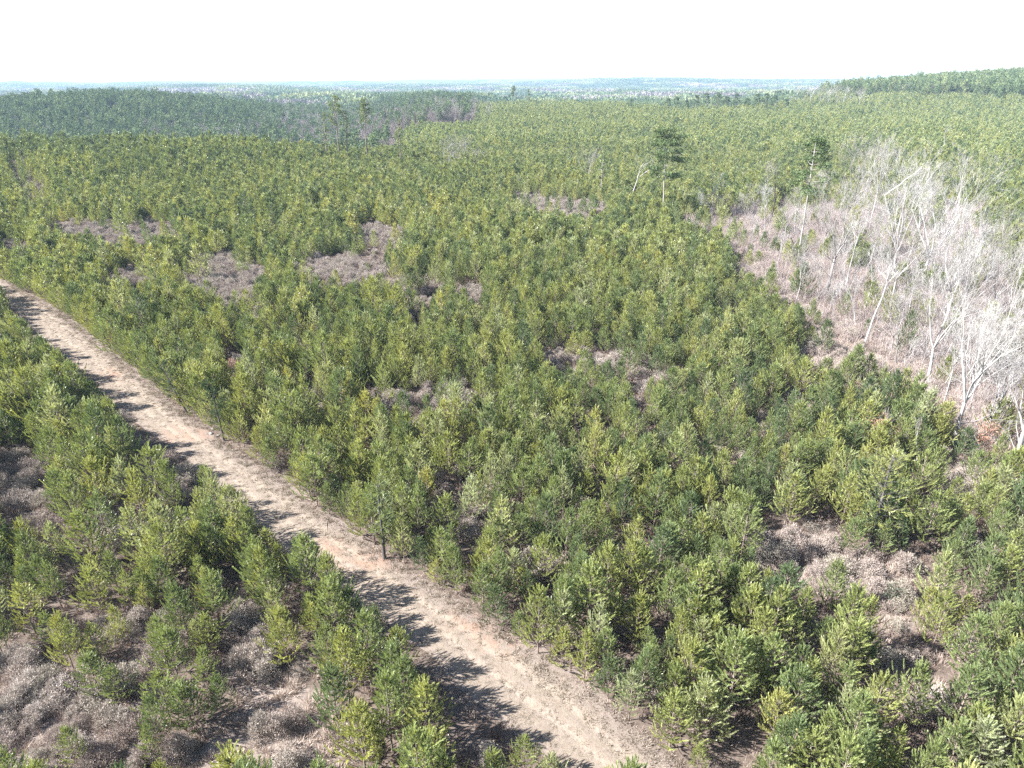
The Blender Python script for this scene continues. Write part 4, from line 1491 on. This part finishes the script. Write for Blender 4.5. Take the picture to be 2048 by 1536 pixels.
C = [np.array([g.normal(0, .33), g.normal(0, .33), zz]) for zz in np.linspace(.35, 1.9, 26)]
clump_cloud(cf, C, [.38 * (1.15 - c[2] / 2.6) for c in C], 420, .13, g, 1.0)
put('cedar_bush', [('trunk', ce.mesh('trunk', [M_PINEBARK])), ('foliage', cf.mesh('foliage', [M_CEDAR]))], at(1780, 1205), 'grey-green round cedar bush in the wide brushy gap', 'cedar', s=(1.1, 1.1, 1.05))


def stick(name, pts_px, rad, mat, label, cat, lift=.05):
    P = [np.array(at(*p)) + np.array([0, 0, lift + dz]) for p, dz in pts_px]
    mb = MB()
    tube(mb, np.array(P), np.linspace(rad, rad * .5, len(P)), 6)
    o0 = P[0].copy()
    for v in mb.v:
        v -= o0
    tag(link(name, mb.mesh(name, [mat]), None, o0), label, cat)


stick('fallen_branch', [((653, 1046), 0.1), ((654, 1058), .05), ((655, 1070), 0.02)], .05, M_PINEBARK, 'short log lying at the verge left of the pine stems'.replace(' left of', ' beside'), 'log')
stick('fallen_branch', [((676, 1062), 0.0), ((688, 1066), .1), ((698, 1070), .05)], .03, M_PINEBARK, 'thin forked branch on the verge next to the short log', 'branch')
stick('fallen_branch', [((617, 1093), 0.0), ((640, 1088), .02), ((666, 1084), .02)], .03, M_PINEBARK, 'thin straight pole lying on the open track', 'branch')
for q, (bp, lab, s_) in enumerate([((428, 858), 'pale grey stone, upper one of three at the leaning pines', .3), ((422, 868), 'low white stone, middle one of three at the leaning pines', .24), ((436, 872), 'small pale stone, lowest of three at the leaning pines', .18)]):
    g = np.random.default_rng(40 + q)
    bpy_me = bpy.data.meshes.new('stone')
    import bmesh
    bm = bmesh.new()
    bmesh.ops.create_icosphere(bm, subdivisions=2, radius=s_)
    for v in bm.verts:
        v.co *= 1 + float(g.normal(0, .10))
        v.co.z *= .5
    bm.to_mesh(bpy_me)
    bm.free()
    bpy_me.materials.append(M_GREYBARK)
    b = at(*bp)
    tag(link('stone', bpy_me, None, (b[0], b[1], b[2] + .08)), lab, 'stone', 'pale stones on the verge')

# ------------------------------------------------------------------ woods across the valley and on the hill
HP, HBW = [], []
for i in range(6):
    g = np.random.default_rng(950 + i)
    wd, nd = MB(), MB()
    tube(wd, np.array([[0, 0, 0], [0, 0, 14.0]]), np.array([.3, .12]), 5)
    C, Rr = [], []
    for q in range(20):
        t = q / 19
        rad = 3.6 * (1 - t) ** .55 * (.5 + .5 * min(1, t * 3))
        az = g.uniform(0, 6.28)
        C.append(np.array([math.cos(az) * rad * g.uniform(.3, 1), math.sin(az) * rad * g.uniform(.3, 1), 7.5 + 9.5 * t]))
        Rr.append(1.5 * g.uniform(.7, 1.2) * (1.15 - .5 * t))
    clump_cloud(nd, C, Rr, 10, 1.2, g, .75, .1)
    j = MB()
    j.join(wd, 0)
    j.join(nd, 1)
    HP.append(j.mesh('hill_pine', [M_PINEBARK, M_NEEDLE_OLD]))
for i in range(4):
    mb = bare_tree(970 + i, 13, fork=.25, spread=.6, limbs=6, depth=3, r0=.2, twig=.09, kids=(4, 6), vase=True)
    HBW.append(mb.mesh('bare_wood', [M_HILLBARE]))


def spread(step, y0, y1, wedge=.82):
    X, Y = np.meshgrid(np.arange(-y1 * .9, y1 * .9, step), np.arange(y0, y1, step))
    X = (X + rng.normal(0, step * .3, X.shape)).ravel()
    Y = (Y + rng.normal(0, step * .3, Y.shape)).ravel()
    k = np.abs(X) < wedge * Y + 30
    return X[k], Y[k]


X, Y = spread(5.6, 430, 1450)
Z = height(X, Y)
px, py = project(X, Y, Z)
ratio = X / Y
left = ((ratio < -.17) & (Y > 470)) | ((ratio < -.055) & (Y > 650))
right = (Y > 560) & (py < np.interp(px, [1560, 1700, 1850, 2048, 2300], [194, 194, 196, 201, 207]) + rng.normal(0, 3.5, len(px)) + 4 * np.sin(px * .045)) & (px > 1500) & (Y < 1450) & (rng.random(len(X)) < smooth(1560, 1850, px))
back = (Y > stand_edge(ratio) + 260) & (Y < 1450)
k = left | right | back
k &= ~((((px - 230) / 13) ** 2 + ((py - 237) / 9) ** 2) < 1)
X, Y, Z, px, py, ratio = X[k], Y[k], Z[k], px[k], py[k], ratio[k]
n = len(X)
lowness = smooth(-2, -22, Z) * (X < 60)
bare = rng.random(n) < np.where(X < 60, .03 + .42 * lowness, .07)
bare |= ((px > 560) & (px < 1000) & (Y > 600) & (rng.random(n) < .5))
thin = rng.random(n) < np.where((ratio > -.19) & (X < 0) & (Y < 1090), .5, .12)
bare |= (ratio > -.19) & (X < 0) & (Y < 1090) & (rng.random(n) < .28)
k = ~thin
X, Y, Z, bare = X[k], Y[k], Z[k], bare[k]
n = len(X)
S = rng.normal(1, .14, n)
S *= np.where(bare, .95, 1)
print('hill woods', n)
scatter('hill_forest', np.stack([X, Y, Z - .3], 1), np.stack([np.zeros(n), np.zeros(n), rng.uniform(0, 6.28, n)], 1), np.stack([S * 1.05, S * 1.05, S], 1),
        np.where(bare, 6 + rng.integers(0, 4, n), rng.integers(0, 6, n)), np.where(bare, rng.random(n) * .8, rng.beta(2, 3, n) * .6 + .1 + .2 * (X > 150)), HP + HBW, 'dark mature pine woods on the far hills with bare grey hardwoods')

# distant woods: pieces of closed canopy, each with many crowns
FW = []
for i in range(5):
    g = np.random.default_rng(990 + i)
    mb = MB()
    C, Rr = [], []
    for q in range(62):
        C.append(np.array([g.uniform(-45, 45), g.uniform(-45, 45), g.uniform(8, 15)]))
        Rr.append(g.uniform(4.5, 7))
    clump_cloud(mb, C, Rr, .65, 5.5, g, .9, .2)
    FW.append(mb.mesh('far_wood', [M_NEEDLE_OLD if i < 3 else M_HILLBARE]))
X, Y = spread(85, 1430, 7500, .85)
k = rng.random(len(X)) < np.interp(Y, [1430, 3000, 7500], [1, .8, .6])
X, Y = X[k], Y[k]
nn = np.sin(X * .0031 + 1.2 * np.sin(Y * .0016)) * np.cos(Y * .0024 + .9) + .6 * np.sin(X * .0083 + Y * .0041) + rng.normal(0, .45, len(X))
typ = np.where(nn > .95, 2, np.where(nn > .5, 1, 0))
k = typ < 2
X, Y, typ = X[k], Y[k], typ[k]
n = len(X)
Z = height(X, Y)
S = rng.uniform(.8, 1.2, n)
print('far woods', n)
scatter('far_forest', np.stack([X, Y, Z - 2], 1), np.stack([np.zeros(n), np.zeros(n), rng.uniform(0, 6.28, n)], 1), np.stack([S, S, S], 1),
        np.where(typ == 0, rng.integers(0, 3, n), 3 + rng.integers(0, 2, n)), rng.random(n), FW, 'hazy blue distant woods reaching the horizon')

# ------------------------------------------------------------------ air
HAZE = 0.000095
mh, nt, out = new_mat('haze_air')
pv = N(nt, 'ShaderNodeVolumePrincipled')
pv.inputs['Color'].default_value = (0.55, 0.77, 1.0, 1)
pv.inputs['Density'].default_value = HAZE
pv.inputs['Anisotropy'].default_value = 0.0
nt.links.new(pv.outputs[0], out.inputs['Volume'])
x0, x1, y0, y1, z0, z1 = -14500, 14500, -14500, 14500, -75, 78
V = [(a, b_, c) for a in (x0, x1) for b_ in (y0, y1) for c in (z0, z1)]
F = [(0, 1, 3, 2), (4, 6, 7, 5), (0, 4, 5, 1), (2, 3, 7, 6), (0, 2, 6, 4), (1, 5, 7, 3)]
me = bpy.data.meshes.new('haze')
me.from_pydata(V, [], F)
me.materials.append(mh)
tag(link('haze', me), 'thin blue haze filling the air', None, None, 'stuff')

# ------------------------------------------------------------------ light
SUN_EL = 40.0
SHADOW_AZ = 10.0            # direction the shadows point, from +x towards +y
wld = bpy.data.worlds.new('World')
scene.world = wld
wld.use_nodes = True
nt = wld.node_tree
nt.nodes.clear()
sky = nt.nodes.new('ShaderNodeTexSky')
sky.sky_type = 'NISHITA'
sky.sun_disc = False
sky.sun_elevation = R(SUN_EL)
sv = (-math.cos(R(SHADOW_AZ)), -math.sin(R(SHADOW_AZ)))
sky.sun_rotation = math.atan2(sv[0], sv[1]) % (2 * math.pi)
sky.air_density = 1.0
sky.dust_density = 0.8
bg = nt.nodes.new('ShaderNodeBackground')
bg.inputs['Strength'].default_value = 0.066
wo = nt.nodes.new('ShaderNodeOutputWorld')
nt.links.new(sky.outputs[0], bg.inputs['Color'])
nt.links.new(bg.outputs[0], wo.inputs['Surface'])
sl_ = bpy.data.lights.new('sun', 'SUN')
sl_.energy = 5.0
sl_.angle = R(0.5)
sl_.color = (1.0, 0.97, 0.93)
so = bpy.data.objects.new('sun', sl_)
COL.objects.link(so)
dv = Vector((math.cos(R(SHADOW_AZ)) * math.cos(R(SUN_EL)), math.sin(R(SHADOW_AZ)) * math.cos(R(SUN_EL)), -math.sin(R(SUN_EL))))
so.rotation_euler = dv.to_track_quat('-Z', 'Y').to_euler()

cam = bpy.data.cameras.new('camera')
cam.sensor_width = 36
cam.lens = 36 * FPX / 2048
cam.clip_start = 0.5
cam.clip_end = 80000
co = bpy.data.objects.new('camera', cam)
COL.objects.link(co)
co.location = (0, 0, CAM_H)
co.rotation_euler = (math.pi / 2 - PITCH, 0, 0)
scene.camera = co

scene.view_settings.view_transform = 'Standard'
scene.view_settings.look = 'None'
scene.view_settings.exposure = 2.17
scene.view_settings.gamma = 1
scene.cycles.max_bounces = 4
scene.cycles.diffuse_bounces = 2
scene.cycles.glossy_bounces = 2
scene.cycles.transmission_bounces = 3
scene.cycles.volume_bounces = 0
scene.cycles.use_denoising = False
scene.cycles.sample_clamp_indirect = 4
scene.cycles.sample_clamp_direct = 12
scene.cycles.transparent_max_bounces = 4
